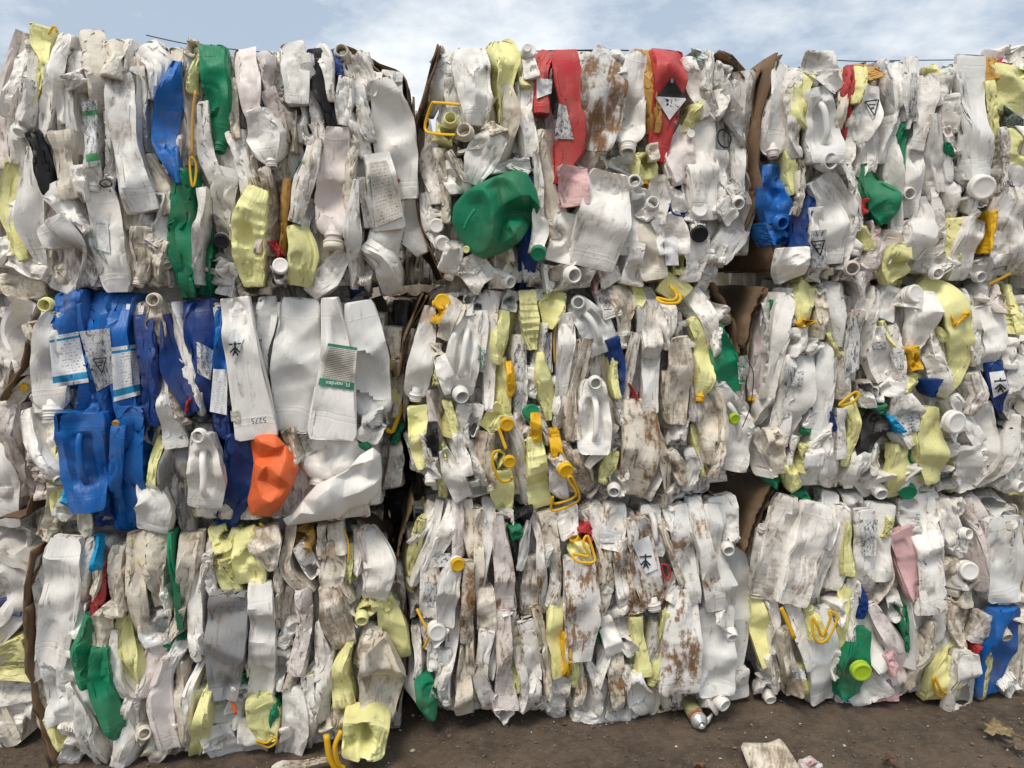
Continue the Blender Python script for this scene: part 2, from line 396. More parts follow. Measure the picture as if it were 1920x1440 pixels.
def crush(specs, iters, seed):
    """squeeze thin-walled jugs between wavy walls; returns [P, V, U, 3] as (across, depth, along)"""
    rng = np.random.default_rng(seed)
    P, V, U = len(specs), GV, GU
    X = np.zeros((P, V, U, 3), np.float32)
    endr, endz = [.12, .45, .75, .94, 1], [0, 0, 0, .07, .3]
    for i, s in enumerate(specs):
        rx, ry = ring(s['a'], s['b'], s['e'])
        m = min(s['a'], s['b'])
        ns = 10 if s['neck'] else 5
        ang = np.arctan2(ry, rx)
        for j in range(V):
            wr = 0.0
            if j < 5:
                r, z = endr[j], endz[j] * m
            elif j >= V - ns:
                k = V - 1 - j
                if s['neck']:
                    th = 1 - k / (ns - 1)
                    r, z = 1.0, s['L'] - s['sh'] * m * (1 - th ** .8)
                    wr = th ** 1.5
                else:
                    r, z = endr[k], s['L'] - endz[k] * m
            else:
                z0, z1 = .3 * m, s['L'] - (s['sh'] * m if s['neck'] else .3 * m)
                r, z = 1.0, z0 + (z1 - z0) * (j - 4) / (V - ns - 4)
            X[i, j, :, 0] = rx * r * (1 - wr) + np.cos(ang) * .022 * wr
            X[i, j, :, 1] = ry * r * (1 - wr) + np.sin(ang) * .022 * wr
            X[i, j, :, 2] = z
    fam = [(0, 1, 1.0), (1, 0, 1.0), (1, 1, .7), (1, -1, .7), (0, 2, .07), (2, 0, .35), (5, 0, .22)]
    rest = []
    for dv, du, k in fam:
        B = np.roll(X, -du, 2)
        d = (B[:, dv:] - X[:, :V - dv])
        rest.append(np.sqrt((d * d).sum(-1, keepdims=True)))
    g = lambda k: np.array([s[k] for s in specs], np.float32)[:, None, None]
    a, b, L, cx, cy, cl = g('a'), g('b'), g('L'), g('cx'), g('cy'), g('cl')
    nk = g('neck') > 0
    m = np.minimum(a, b)
    nz = rng.standard_normal((P, V, U)).astype(np.float32)
    for _ in range(3):
        nz = (nz + np.roll(nz, 1, 2) + np.roll(nz, -1, 2)) / 3
        nz[:, 1:-1] = (nz[:, 1:-1] + nz[:, 2:] + nz[:, :-2]) / 3
    nz /= nz.std()
    X += (nz * .06 * m)[..., None] * np.array([1, 1, .3], np.float32)

    def wav():
        ph, fr, fy = rng.uniform(0, 6.28, (P, 1, 1, 3)), rng.uniform(.3, 1.5, (P, 1, 1, 3)), rng.uniform(-1.6, 1.6, (P, 1, 1, 3))
        return lambda s, y: (np.sin(ph + 6.28 * fr * s[..., None] + fy * 6.28 * y[..., None]) * np.array([.5, .3, .2])).sum(-1)
    fL, fR, fF = wav(), wav(), wav()
    # blunt objects pressed into the front
    K = 3
    pk = [(rng.uniform(-.9, .9, (P, 1, 1)) * a, rng.uniform(.1, .9, (P, 1, 1)) * L, rng.uniform(.5, 1.2, (P, 1, 1)) * m,
           rng.uniform(-.3, .7, (P, 1, 1)) * m * g('poke')) for _ in range(K)]
    X = X.astype(np.float32)
    for it in range(iters):
        t = min(1, it / (iters * .72))
        t = t * t * (3 - 2 * t) * .5 + t * .5
        for (dv, du, k), r in zip(fam, rest):
            A, B = X[:, :V - dv], np.roll(X, -du, 2)[:, dv:]
            d = B - A
            l = np.sqrt((d * d).sum(-1, keepdims=True)) + 1e-9
            c = d * ((l - r) / l * (.25 * k))
            X[:, :V - dv] += c
            X[:, dv:] -= np.roll(c, du, 2)
        if it % 3 == 0:
            s, y = X[..., 2] / L, X[..., 1] / b * .3
            hx = a * (1 + (cx - 1) * t)
            amp = .34 * t * np.where(cx > .8, .35, 1)
            wl, wr_ = -hx * (1 + amp * fL(s, y)), hx * (1 + amp * fR(s, y))
            hy = b * (1 + (cy - 1) * t)
            wf = -hy * (1 + .14 * t * fF(s, X[..., 0] / a * .3))
            hl = L * (1 - cl) * t
        X[..., 0] = np.clip(X[..., 0], wl, wr_)
        X[..., 1] = np.clip(X[..., 1], wf, hy * 1.15)
        X[..., 2] = np.where(nk, np.maximum(X[..., 2], hl), np.clip(X[..., 2], hl * .5, L - hl * .5))
        if it > iters * .2:
            for (qx, qs, qr, qd) in pk:
                cyy = -hy - qr + qd * t * 1.6
                dx, dy, ds = X[..., 0] - qx * cx, X[..., 1] - cyy, X[..., 2] - qs
                l = np.sqrt(dx * dx + dy * dy + ds * ds) + 1e-6
                push = np.maximum(0, qr - l) / l * .6
                X[..., 0] += dx * push * .3
                X[..., 1] += dy * push
                X[..., 2] += ds * push * .3
    X[:, 1:-1] = X[:, 1:-1] * .8 + .05 * (X[:, 2:] + X[:, :-2] + np.roll(X, 1, 2)[:, 1:-1] + np.roll(X, -1, 2)[:, 1:-1])
    return X


def make_protos():
    r = np.random.default_rng(5)
    specs = []
    for i in range(92):
        neck = 1 if i % 2 else 0
        kind = 'E' if i < 52 else ('F' if i < 76 else 'C')
        s = dict(kind=kind, neck=neck, sh=float(r.uniform(.7, 1.3)), e=float(r.choice([2.6, 4., 6., 9.])))
        if kind == 'E':
            s.update(a=r.uniform(.07, .13), b=r.uniform(.055, .095), L=.40, cx=r.uniform(.22, .5), cy=1., cl=r.uniform(.78, .96), poke=r.choice([0., .3, .7]))
        elif kind == 'F':
            s.update(a=r.uniform(.07, .11), b=r.uniform(.06, .085), L=r.uniform(.3, .4), cx=r.uniform(.86, .98), cy=r.uniform(.35, .65), cl=r.uniform(.84, .97), poke=r.choice([.5, .9, 1.2]))
        else:
            s.update(a=r.uniform(.09, .12), b=r.uniform(.07, .1), L=.36, cx=r.uniform(.5, .8), cy=r.uniform(.5, .8), cl=r.uniform(.55, .8), poke=1.3)
        specs.append(s)
    X = crush(specs, 150, 3)
    out = []
    for s, x in zip(specs, X):
        lo, hi = np.percentile(x.reshape(-1, 3), 1.5, axis=0), np.percentile(x.reshape(-1, 3), 98.5, axis=0)
        q = (x - lo) / (hi - lo)
        q[..., 0] -= .5
        out.append(dict(kind=s['kind'], neck=s['neck'], dims=hi - lo, q=q.astype(np.float32), used=0))
    return out


PROTO = make_protos()
_i = np.arange(GU)
_f = []
for _j in range(GV - 1):
    _f.append(np.stack([_j * GU + _i, _j * GU + (_i + 1) % GU, (_j + 1) * GU + (_i + 1) % GU, (_j + 1) * GU + _i], 1))
QUADS = np.concatenate(_f)
# closed ends
CAP0 = np.stack([np.full(GU, 0), (_i + 2) % GU, (_i + 1) % GU], 1)[:GU - 2]
CAP1 = (GV - 1) * GU + np.stack([np.full(GU, 0), (_i + 1) % GU, (_i + 2) % GU], 1)[:GU - 2]
_uu = np.arange(GU + 1) / GU
_vv = np.arange(GV) / (GV - 1)


def jug_mesh(name, verts, mat, neck):
    """verts [V,U,3] -> mesh with UVs (u around, v along)"""
    me = bpy.data.meshes.new(name)
    tris = CAP0 if neck else np.concatenate([CAP0, CAP1])
    nq, ntr = len(QUADS), len(tris)
    loops = np.concatenate([QUADS.ravel(), tris.ravel()]).astype(np.int32)
    me.vertices.add(GV * GU)
    me.vertices.foreach_set('co', verts.reshape(-1).astype(np.float32))
    me.loops.add(len(loops))
    me.loops.foreach_set('vertex_index', loops)
    me.polygons.add(nq + ntr)
    st = np.concatenate([np.arange(nq) * 4, nq * 4 + np.arange(ntr) * 3]).astype(np.int32)
    me.polygons.foreach_set('loop_start', st)
    me.update(calc_edges=True)
    uv = me.uv_layers.new(name='UVMap')
    j, u = loops // GU, loops % GU
    uvs = np.stack([u / GU, j / (GV - 1)], 1).astype(np.float32)
    # last column wraps to u = 1
    q4 = uvs[:nq * 4].reshape(nq, 4, 2)
    wrap = (q4[:, 0, 0] > q4[:, 1, 0])
    q4[wrap, 1, 0] = 1.0
    q4[wrap, 2, 0] = 1.0
    uv.data.foreach_set('uv', uvs.ravel())
    me.polygons.foreach_set('use_smooth', np.ones(nq + ntr, bool))
    me.materials.append(mat)
    me.update()
    me.set_sharp_from_angle(angle=math.radians(36))          # hard creases
    return me


def link(o, parent=None):
    COL.objects.link(o)
    if parent is not None:
        o.parent = parent
    return o


def gpos(o):
    p = o.location.copy()
    q = o.parent
    while q is not None:
        p += q.location
        q = q.parent
    return p


def mesh_obj(name, verts, faces, mat, parent=None, origin=None, smooth=True, uvs=None):
    """verts in world space; the object's origin goes to their middle (or origin)"""
    vs = [Vector(v) for v in verts]
    if origin is None:
        origin = sum(vs, Vector()) / len(vs)
    me = bpy.data.meshes.new(name)
    me.from_pydata([tuple(v - origin) for v in vs], [], faces)
    if uvs is not None:
        l = me.uv_layers.new(name='UVMap')
        for p in me.polygons:
            for li, vi in zip(p.loop_indices, p.vertices):
                l.data[li].uv = uvs[vi]
    if smooth:
        me.polygons.foreach_set('use_smooth', [True] * len(me.polygons))
    me.materials.append(mat)
    o = bpy.data.objects.new(name, me)
    link(o, parent)
    o.location = origin - (gpos(parent) if parent is not None else Vector())
    return o


# ---- shared threaded necks and screw caps (unit radius, axis +Z)
def lathe(profile, seg, knurl=None):
    vs, fs = [], []
    for (r, z) in profile:
        for k in range(seg):
            t = 2 * math.pi * k / seg
            rr = r * (1 + (knurl if (knurl and k % 2) else 0))
            vs.append((rr * math.cos(t), rr * math.sin(t), z))
    for j in range(len(profile) - 1):
        for k in range(seg):
            k2 = (k + 1) % seg
            fs.append((j * seg + k, j * seg + k2, (j + 1) * seg + k2, (j + 1) * seg + k))
    return vs, fs


_cache = {}
NECK_PROF = [(1.12, -.5), (1.12, -.05), (1.28, 0), (1.28, .12), (1.05, .18), (1.05, .34), (1.16, .40), (1.16, .48), (1.05, .55), (1.05, .68),
             (1.16, .74), (1.16, .82), (1.05, .88), (1.05, 1.12), (1.0, 1.2), (.86, 1.2), (.82, 1.1), (.82, -1.2), (.3, -1.3), (.01, -1.3)]
CAP_PROF = [(1.0, -.5), (1.16, -.5), (1.2, -.44), (1.2, -.3), (1.13, -.26), (1.13, -.18), (1.18, -.14), (1.18, .36), (1.1, .46), (.95, .5), (.9, .47), (.4, .45), (.01, .45)]


def shared(kind, mat):
    key = (kind, mat.name)
    if key not in _cache:
        if kind == 'neck':
            vs, fs = lathe(NECK_PROF, 22)
        else:
            vs, fs = lathe(CAP_PROF, 44, 0.045)
        me = bpy.data.meshes.new(kind)
        me.from_pydata(vs, [], fs)
        me.polygons.foreach_set('use_smooth', [True] * len(me.polygons))
        me.materials.append(mat)
        _cache[key] = me
    return _cache[key]


def place_round(kind, col, pos, direction, r, parent, dirt, mud, squash=1.0):
    o = bpy.data.objects.new(kind, shared(kind, PL[col][1]))
    link(o, parent)
    o.location = pos - gpos(parent)
    q = direction.normalized().to_track_quat('Z', 'Y')
    o.rotation_euler = (q @ Matrix.Rotation(random.uniform(0, 6), 3, 'Z').to_quaternion()).to_euler()
    o.scale = (r, r * squash, r)
    o['dirt'], o['mud'] = dirt, mud
    return o


def tube(name, pts, r, mat, parent, closed=False, seg=7, flat=1.0):
    """a bent rod through world points"""
    n = len(pts)
    # smooth the polyline
    sm = []
    cnt = n if closed else n - 1
    for i in range(cnt):
        p0, p1, p2, p3 = (pts[(i - 1) % n] if closed or i > 0 else pts[0]), pts[i], pts[(i + 1) % n], (pts[(i + 2) % n] if closed or i + 2 < n else pts[-1])
        for k in range(4):
            t = k / 4
            sm.append(0.5 * ((2 * p1) + (p2 - p0) * t + (2 * p0 - 5 * p1 + 4 * p2 - p3) * t * t + (3 * p1 - p0 - 3 * p2 + p3) * t ** 3))
    if not closed:
        sm.append(pts[-1].copy())
    vs, fs = [], []
    m = len(sm)
    for i, p in enumerate(sm):
        t = (sm[(i + 1) % m] if closed or i + 1 < m else p) - (sm[i - 1] if closed or i > 0 else p)
        t.normalize()
        a = t.cross(NRM)
        if a.length < 1e-3:
            a = Vector((1, 0, 0))
        a.normalize()
        b_ = t.cross(a).normalized()
        for k in range(seg):
            q = 2 * math.pi * k / seg
            vs.append(p + a * (r * math.cos(q)) + b_ * (r * flat * math.sin(q)))
    for i in range(m if closed else m - 1):
        for k in range(seg):
            k2, i2 = (k + 1) % seg, (i + 1) % m
            fs.append((i * seg + k, i * seg + k2, i2 * seg + k2, i2 * seg + k))
    if not closed:
        fs.append(tuple(range(seg))[::-1]); fs.append(tuple((m - 1) * seg + k for k in range(seg)))
    return mesh_obj(name, vs, fs, mat, parent)


def catmull(P, t):
    """P: list of vectors, t in [0,1] over equal arc shares"""
    if len(P) == 2:
        return P[0].lerp(P[1], t)
    d = [0.0]
    for i in range(len(P) - 1):
        d.append(d[-1] + (P[i + 1] - P[i]).length)
    s = t * d[-1]
    i = max(k for k in range(len(P) - 1) if d[k] <= s + 1e-9)
    u = (s - d[i]) / max(1e-9, d[i + 1] - d[i])
    p1, p2 = P[i], P[i + 1]
    p0 = P[i - 1] if i > 0 else p1 * 2 - p2
    p3 = P[i + 2] if i + 2 < len(P) else p2 * 2 - p1
    return 0.5 * ((2 * p1) + (p2 - p0) * u + (2 * p0 - 5 * p1 + 4 * p2 - p3) * u * u + (3 * p1 - p0 - 3 * p2 + p3) * u ** 3)


def jug(parent, pts, widths, col, nrm=NRM, face=False, neck=None, cap=None, neck_face=None, cap_face=None,
        handle=False, ribs=False, dirt=.3, mud=.2, depth=None, name='jug', crumple=False, twist=None, creases=None, fold=None):
    """one crushed container; pts (base -> neck) lie on its front, widths in metres along it"""
    L = sum((pts[i + 1] - pts[i]).length for i in range(len(pts) - 1))
    wm = sum(widths) / len(widths)
    kind = 'C' if crumple else ('F' if face else 'E')
    want_neck = 1 if (neck or cap) else 0
    asp = L / wm
    best = None
    for p in PROTO:
        if p['neck'] != want_neck:
            continue
        k = abs(math.log(p['dims'][2] / p['dims'][0] / asp))
        if p['kind'] != kind:
            k += .55
        k += p['used'] * .22 + random.random() * .25
        if best is None or k < best[0]:
            best = (k, p)
    p = best[1]
    p['used'] += 1
    q = p['q'].copy()
    if random.random() < .5:
        q = q[:, ::-1].copy()
        q[..., 0] *= -1
    if not want_neck and random.random() < .5:
        q = q[::-1, ::-1].copy()
        q[..., 2] = 1 - q[..., 2]
    if depth is None:
        depth = min(.13, max(.05, wm * .5)) if face else min(.16, max(.085, wm * 1.15))
    x, y, s = q[..., 0], q[..., 1], q[..., 2]
    front = y < .5
    y = np.where(front, y * .62, .31 + (y - .5) * 1.38)        # pressed flat by the baler
    if parent is not None:
        x, s = x * 1.05, (s - .5) * (1.02 if want_neck else 1.06) + .5
    if ribs:
        wv = np.sin(s * 2 * np.pi * 8)
        y = y + np.where(front, .05 * wv * np.clip((s - .08) / .1, 0, 1) * np.clip((.92 - s) / .1, 0, 1), 0)
        x = x * (1 + .025 * wv)
    if handle:
        pocket = np.clip((.30 - np.abs(x)) / .12, 0, 1) * np.clip((s - .16) / .1, 0, 1) * np.clip((.80 - s) / .1, 0, 1)
        y = np.where(front, y + .38 * pocket * pocket * (3 - 2 * pocket), y)
    if fold:
        y = np.where(front, y * .4, y)
    # sharp folds across the wall
    Xm, Sm = x * wm, s * L
    for _ in range(creases if creases is not None else (4 if face else 4)):
        th = random.uniform(0, math.pi) if face else random.gauss(0, .22)
        reach = max(.05, (.55 if fold else .35) * wm) if face else .03
        dd = np.abs((Xm - random.uniform(-.5, .5) * wm) * math.cos(th) + (Sm - random.uniform(.08, .92) * L) * math.sin(th))
        k = random.uniform(.15, .45) * random.choice([1, -1] if fold else [1, 1, -1]) * (fold if fold else 1) * (1 if face else 1.5)
        y = y + np.where(front, 1, .3) * k * (np.minimum(dd, reach) - reach * .5) / depth
    # sample the spine
    M_ = 33
    tt = np.linspace(-.06, 1.06, M_)
    C, T = [], []
    for t in tt:
        tc_ = min(1, max(0, t))
        c = catmull(pts, tc_)
        e = (catmull(pts, min(1, tc_ + .02)) - catmull(pts, max(0, tc_ - .02))).normalized()
        C.append(c + e * ((t - tc_) * L)); T.append(e)
    Ca, Ta = np.array([tuple(c) for c in C]), np.array([tuple(e) for e in T])
    ip = lambda A: np.stack([np.interp(s, tt, A[:, k]) for k in range(3)], -1)
    c, e = ip(Ca), ip(Ta)
    n = np.array(tuple(nrm))
    ax = np.cross(e, n)
    ax /= np.linalg.norm(ax, axis=-1, keepdims=True)
    w = np.interp(s, np.linspace(0, 1, len(widths)), widths)
    if want_neck:                    # keep the mouth of the neck from being squeezed flat
        pass
    xx, yy = x * w, y * depth
    tw = (twist if twist is not None else random.uniform(-.35, .35) * (.35 if face else 1)) * (s - .5) * 2 + random.uniform(-.18, .18) * (.4 if face else 1)
    yc = yy - depth * .5
    xr, yr = xx * np.cos(tw) - yc * np.sin(tw), xx * np.sin(tw) + yc * np.cos(tw)
    # the whole piece kinks and leans
    sk = random.uniform(.25, .75) * L
    lean = random.uniform(-.12, .12) * (Sm - L / 2) + random.uniform(-.22, .22) * (np.abs(Sm - sk) - L * .25)
    yr = yr + np.clip(lean, -.022, .03)
    xr = xr + random.uniform(-.10, .10) * (np.abs(Sm - random.uniform(.25, .75) * L) - L * .25) * (0 if face else 1)
    W = c + ax * xr[..., None] - n * (yr + depth * .5)[..., None]
    org = W.reshape(-1, 3).mean(0)
    me = jug_mesh(name, W - org, PL[col][1], want_neck)
    o = bpy.data.objects.new(name, me)
    link(o, parent)
    ow = Vector(org)
    o.location = ow - (gpos(parent) if parent is not None else Vector())
    o['dirt'], o['mud'] = float(dirt), float(mud)
    if col not in 'wgcp' and parent is not None:
        o['label'] = 'crushed %s plastic jug' % PL[col][0]
    r0 = min(.026, max(.014, widths[-1] * .22))
    if neck or cap:
        a, b_ = W[-1].mean(0), W[-5].mean(0)
        d = Vector(a - b_)
        d = (d.normalized() + T[-1] * .8 + nrm * random.uniform(-.1, .35)).normalized()
        pos = Vector(a)
        place_round('neck', neck or col, pos - d * r0 * .25, d, r0, o, dirt, mud, random.uniform(.8, 1))
        if cap:
            place_round('cap', cap, pos + d * r0 * .85, d, r0, o, dirt * .7, mud * .5)
    if neck_face or cap_face:
        pos = catmull(pts, 1.0)
        d = (nrm * 1.0 + T[-1] * random.uniform(.1, .5) + Vector((random.uniform(-.25, .25), 0, random.uniform(-.3, .1)))).normalized()
        r1 = min(.036, max(.017, widths[-1] * (.25 if neck_face else .42)))
        if neck_face:
            place_round('neck', neck_face, pos - d * r1 * .1, d, r1, o, dirt, mud)
        else:
            place_round('neck', col, pos - d * r1 * .6, d, r1 * .95, o, dirt, mud)
            place_round('cap', cap_face, pos + d * r1 * .3, d, r1, o, dirt * .5, mud * .3)
    if handle:
        hp = []
        for t, k in ((.16, -.02), (.26, .006), (.45, .010), (.64, .006), (.76, -.02)):
            hp.append(catmull(pts, t) + nrm * k)
        h = tube('handle', hp, .0095, PL[col][1], o)
        h['dirt'], h['mud'] = float(dirt), float(mud)
    return o


RECENT = []


def bvh_of(objs):
    vs, fs = [], []
    for o in objs:
        b0, base = len(vs), gpos(o)
        vs += [v.co + base for v in o.data.vertices]
        fs += [tuple(b0 + k for k in p.vertices) for p in o.data.polygons]
    return BVHTree.FromPolygons(vs, fs)


def label_quad(target, style, corners, n=10, mat=None, name='label', shape='rect', lift=.003, crumple=.004):
    """paper stuck on a jug: corners are photo points in the order top-left, top-right, bottom-right, bottom-left"""
    bv = bvh_of(RECENT[-7:] if target in RECENT else [target])
    cam_p = Vector((0, 0, CAM_H))
    tl, tr, br, bl = [Vector((c[0], c[1], 0)) for c in corners]
    hits = {}
    depth = []
    for j in range(n + 1):
        for i in range(n + 1):
            u, v = i / n, j / n
            if shape == 'diamond':
                p = tl + (tr - tl) * u + (bl - tl) * v
            else:
                p = (tl * (1 - u) + tr * u) * (1 - v) + (bl * (1 - u) + br * u) * v
            d = ray(p.x, p.y).normalized()
            h = bv.ray_cast(cam_p, d)
            hits[(i, j)] = (d, h[3] if h[0] is not None else None)
            if h[0] is not None:
                depth.append(h[3])
    if not depth:
        return None
    md = sorted(depth)[len(depth) // 3]
    D = np.zeros((n + 1, n + 1))
    for (i, j), (d, h) in hits.items():
        D[j, i] = md if h is None else min(h, md + .03)
    for _ in range(2):
        Dp = np.pad(D, 1, mode='edge')
        sm = (Dp[1:-1, 1:-1] * 2 + Dp[:-2, 1:-1] + Dp[2:, 1:-1] + Dp[1:-1, :-2] + Dp[1:-1, 2:]) / 6
        D = np.minimum(D, sm)
    vs, fs, uvs = [], [], []
    for j in range(n + 1):
        for i in range(n + 1):
            d = hits[(i, j)][0]
            vs.append(cam_p + d * (D[j, i] - lift - crumple * random.random()))
            if shape == 'diamond':      # turned square: UV so that v runs up the photo
                u_, v_ = i / n, j / n
                uvs.append((.5 + (u_ - v_) * .5, 1 - (u_ + v_) * .5))
            else:
                uvs.append((i / n, 1 - j / n))
    for j in range(n):
        for i in range(n):
            a = j * (n + 1) + i
            fs.append((a, a + n + 1, a + n + 2, a + 1))
    return mesh_obj(name, vs, fs, mat or LAB[style], target, uvs=uvs)


def text_on(target, body, px, py, size, rot, mat, lift=.006):
    """printed characters on the front of a jug"""
    cu = bpy.data.curves.new('printed_text', 'FONT')
    cu.body = body
    cu.size = size
    cu.align_x = 'CENTER'
    cu.align_y = 'CENTER'
    tmp = bpy.data.objects.new('printed_text', cu)
    COL.objects.link(tmp)
    dg = bpy.context.evaluated_depsgraph_get()
    me = bpy.data.meshes.new_from_object(tmp.evaluated_get(dg))
    bpy.data.objects.remove(tmp)
    bpy.data.curves.remove(cu)
    base = gpos(target)
    m0 = target.data
    bv = BVHTree.FromPolygons([v.co + base for v in m0.vertices], [tuple(p.vertices) for p in m0.polygons])
    cam_p = Vector((0, 0, CAM_H))
    d = ray(px, py).normalized()
    h = bv.ray_cast(cam_p, d)
    p0 = h[0] if h[0] is not None else wall_pt(px, py, .05)
    R = Matrix.Rotation(rot, 3, NRM)
    ax, ay = R @ ALONG, R @ Vector((0, 0, 1))
    for v in me.vertices:
        q = p0 + ax * v.co.x + ay * v.co.y
        dd = (q - cam_p).normalized()
        hh = bv.ray_cast(cam_p, dd)
        k = (q - cam_p).length
        if hh[0] is not None and abs(hh[3] - k) < .05:
            k = hh[3]
        v.co = cam_p + dd * (k - lift) - p0
    me.materials.append(mat)
    o = bpy.data.objects.new('printed_text', me)
    link(o, target)
    o.location = p0 - base
    return o


def facet_jug(name, col, parent, outline, inner, thick, place, dirt=.2, mud=.1, levels=3, relax=2, off=Vector((0, 0, 0))):
    """a container folded into hard facets: 2-D points with a forward height in cm, closed at the back"""
    from mathutils.geometry import delaunay_2d_cdt
    pts = list(outline) + list(inner)
    n = len(outline)
    ed = [(i, (i + 1) % n) for i in range(n)]
    v2, _, f2, _, _, _ = delaunay_2d_cdt([Vector((p[0], p[1])) for p in pts], ed, [tuple(range(n))], 1, 1e-4)
    bm = bmesh.new()
    front = [bm.verts.new((p[0], p[1], p[2])) for p in pts]
    cx, cy = sum(p[0] for p in outline) / n, sum(p[1] for p in outline) / n
    back = [bm.verts.new((cx + (p[0] - cx) * .8, cy + (p[1] - cy) * .8, p[2] - thick)) for p in outline]
    for f in f2:
        if all(i < len(front) for i in f):
            try:
                bm.faces.new([front[i] for i in f])
            except ValueError:
                pass
    for i in range(n):
        j = (i + 1) % n
        bm.faces.new((front[i], front[j], back[j], back[i]))
    bm.faces.new(back[::-1])
    bmesh.ops.triangulate(bm, faces=bm.faces[:])
    for k in range(levels):
        bmesh.ops.subdivide_edges(bm, edges=bm.edges[:], cuts=1, use_grid_fill=True)
        if k >= levels - 2:
            bmesh.ops.smooth_vert(bm, verts=bm.verts[:], factor=.42, use_axis_x=True, use_axis_y=True, use_axis_z=True)
    sx = max(p[0] for p in outline) - min(p[0] for p in outline)
    uv = bm.loops.layers.uv.new('UVMap')
    ph = random.uniform(0, 6)
    zm = sum(p[2] for p in pts) / len(pts)
    flat = {v: (v.co.x / sx, v.co.y / sx) for v in bm.verts}
    for f in bm.faces:
        f.smooth = True
        for l in f.loops:
            l[uv].uv = flat[l.vert]
    for v in bm.verts:
        w_ = zm + (v.co.z - zm) * 1.45 + .25 * math.sin(v.co.x * .06 + ph) * math.sin(v.co.y * .05 + ph * 2)
        v.co = place(v.co.x, v.co.y, w_ / 100)
    bmesh.ops.recalc_face_normals(bm, faces=bm.faces[:])
    org = sum((v.co for v in bm.verts), Vector()) / len(bm.verts)
    for v in bm.verts:
        v.co -= org
    me = bpy.data.meshes.new(name)
    bm.to_mesh(me)
    bm.free()
    me.set_sharp_from_angle(angle=math.radians(26))
    me.materials.append(PL[col][1])
    o = bpy.data.objects.new(name, me)
    link(o, parent)
    o.location = org - (gpos(parent) if parent is not None else Vector())
    o['dirt'], o['mud'] = dirt, mud
    return o


def sheet(name, front, depth, mat, parent, thick=.006, wob=.02, nd=8):
    """cardboard standing on edge: front polyline (world) pushed back into the stack"""
    n = 14
    P = [catmull(front, i / (n - 1)) for i in range(n)]
    vs, fs, uvs = [], [], []
    ph = random.uniform(0, 6)
    for side in (0, 1):
        for j in range(nd + 1):
            for i in range(n):
                t = (P[min(n - 1, i + 1)] - P[max(0, i - 1)]).normalized()
                a = t.cross(NRM).normalized()
                off = wob * (math.sin(ph + i * .9 + j * .7) * .5 + math.sin(ph * 2 + i * .45 - j * 1.1) * .5) * min(1, (j + 1) / nd)
                jag = random.uniform(-.012, .012) if j == 0 else 0
                vs.append(P[i] - NRM * (depth * j / nd + jag) + a * (off + (thick if side else 0)))
                uvs.append((j / nd * depth, i / n))
    m = n * (nd + 1)
    for j in range(nd):
        for i in range(n - 1):
            a = j * n + i
            fs.append((a, a + 1, a + n + 1, a + n))
            fs.append((m + a, m + a + n, m + a + n + 1, m + a + 1))
    for i in range(n - 1):
        fs.append((i, m + i, m + i + 1, i + 1))
        k = nd * n + i
        fs.append((k, k + 1, m + k + 1, m + k))
    for j in range(nd):
        a = j * n
        fs.append((a, a + n, m + a + n, m + a))
        a = j * n + n - 1
        fs.append((a, m + a, m + a + n, a + n))
    return mesh_obj(name, vs, fs, mat, parent, uvs=uvs)
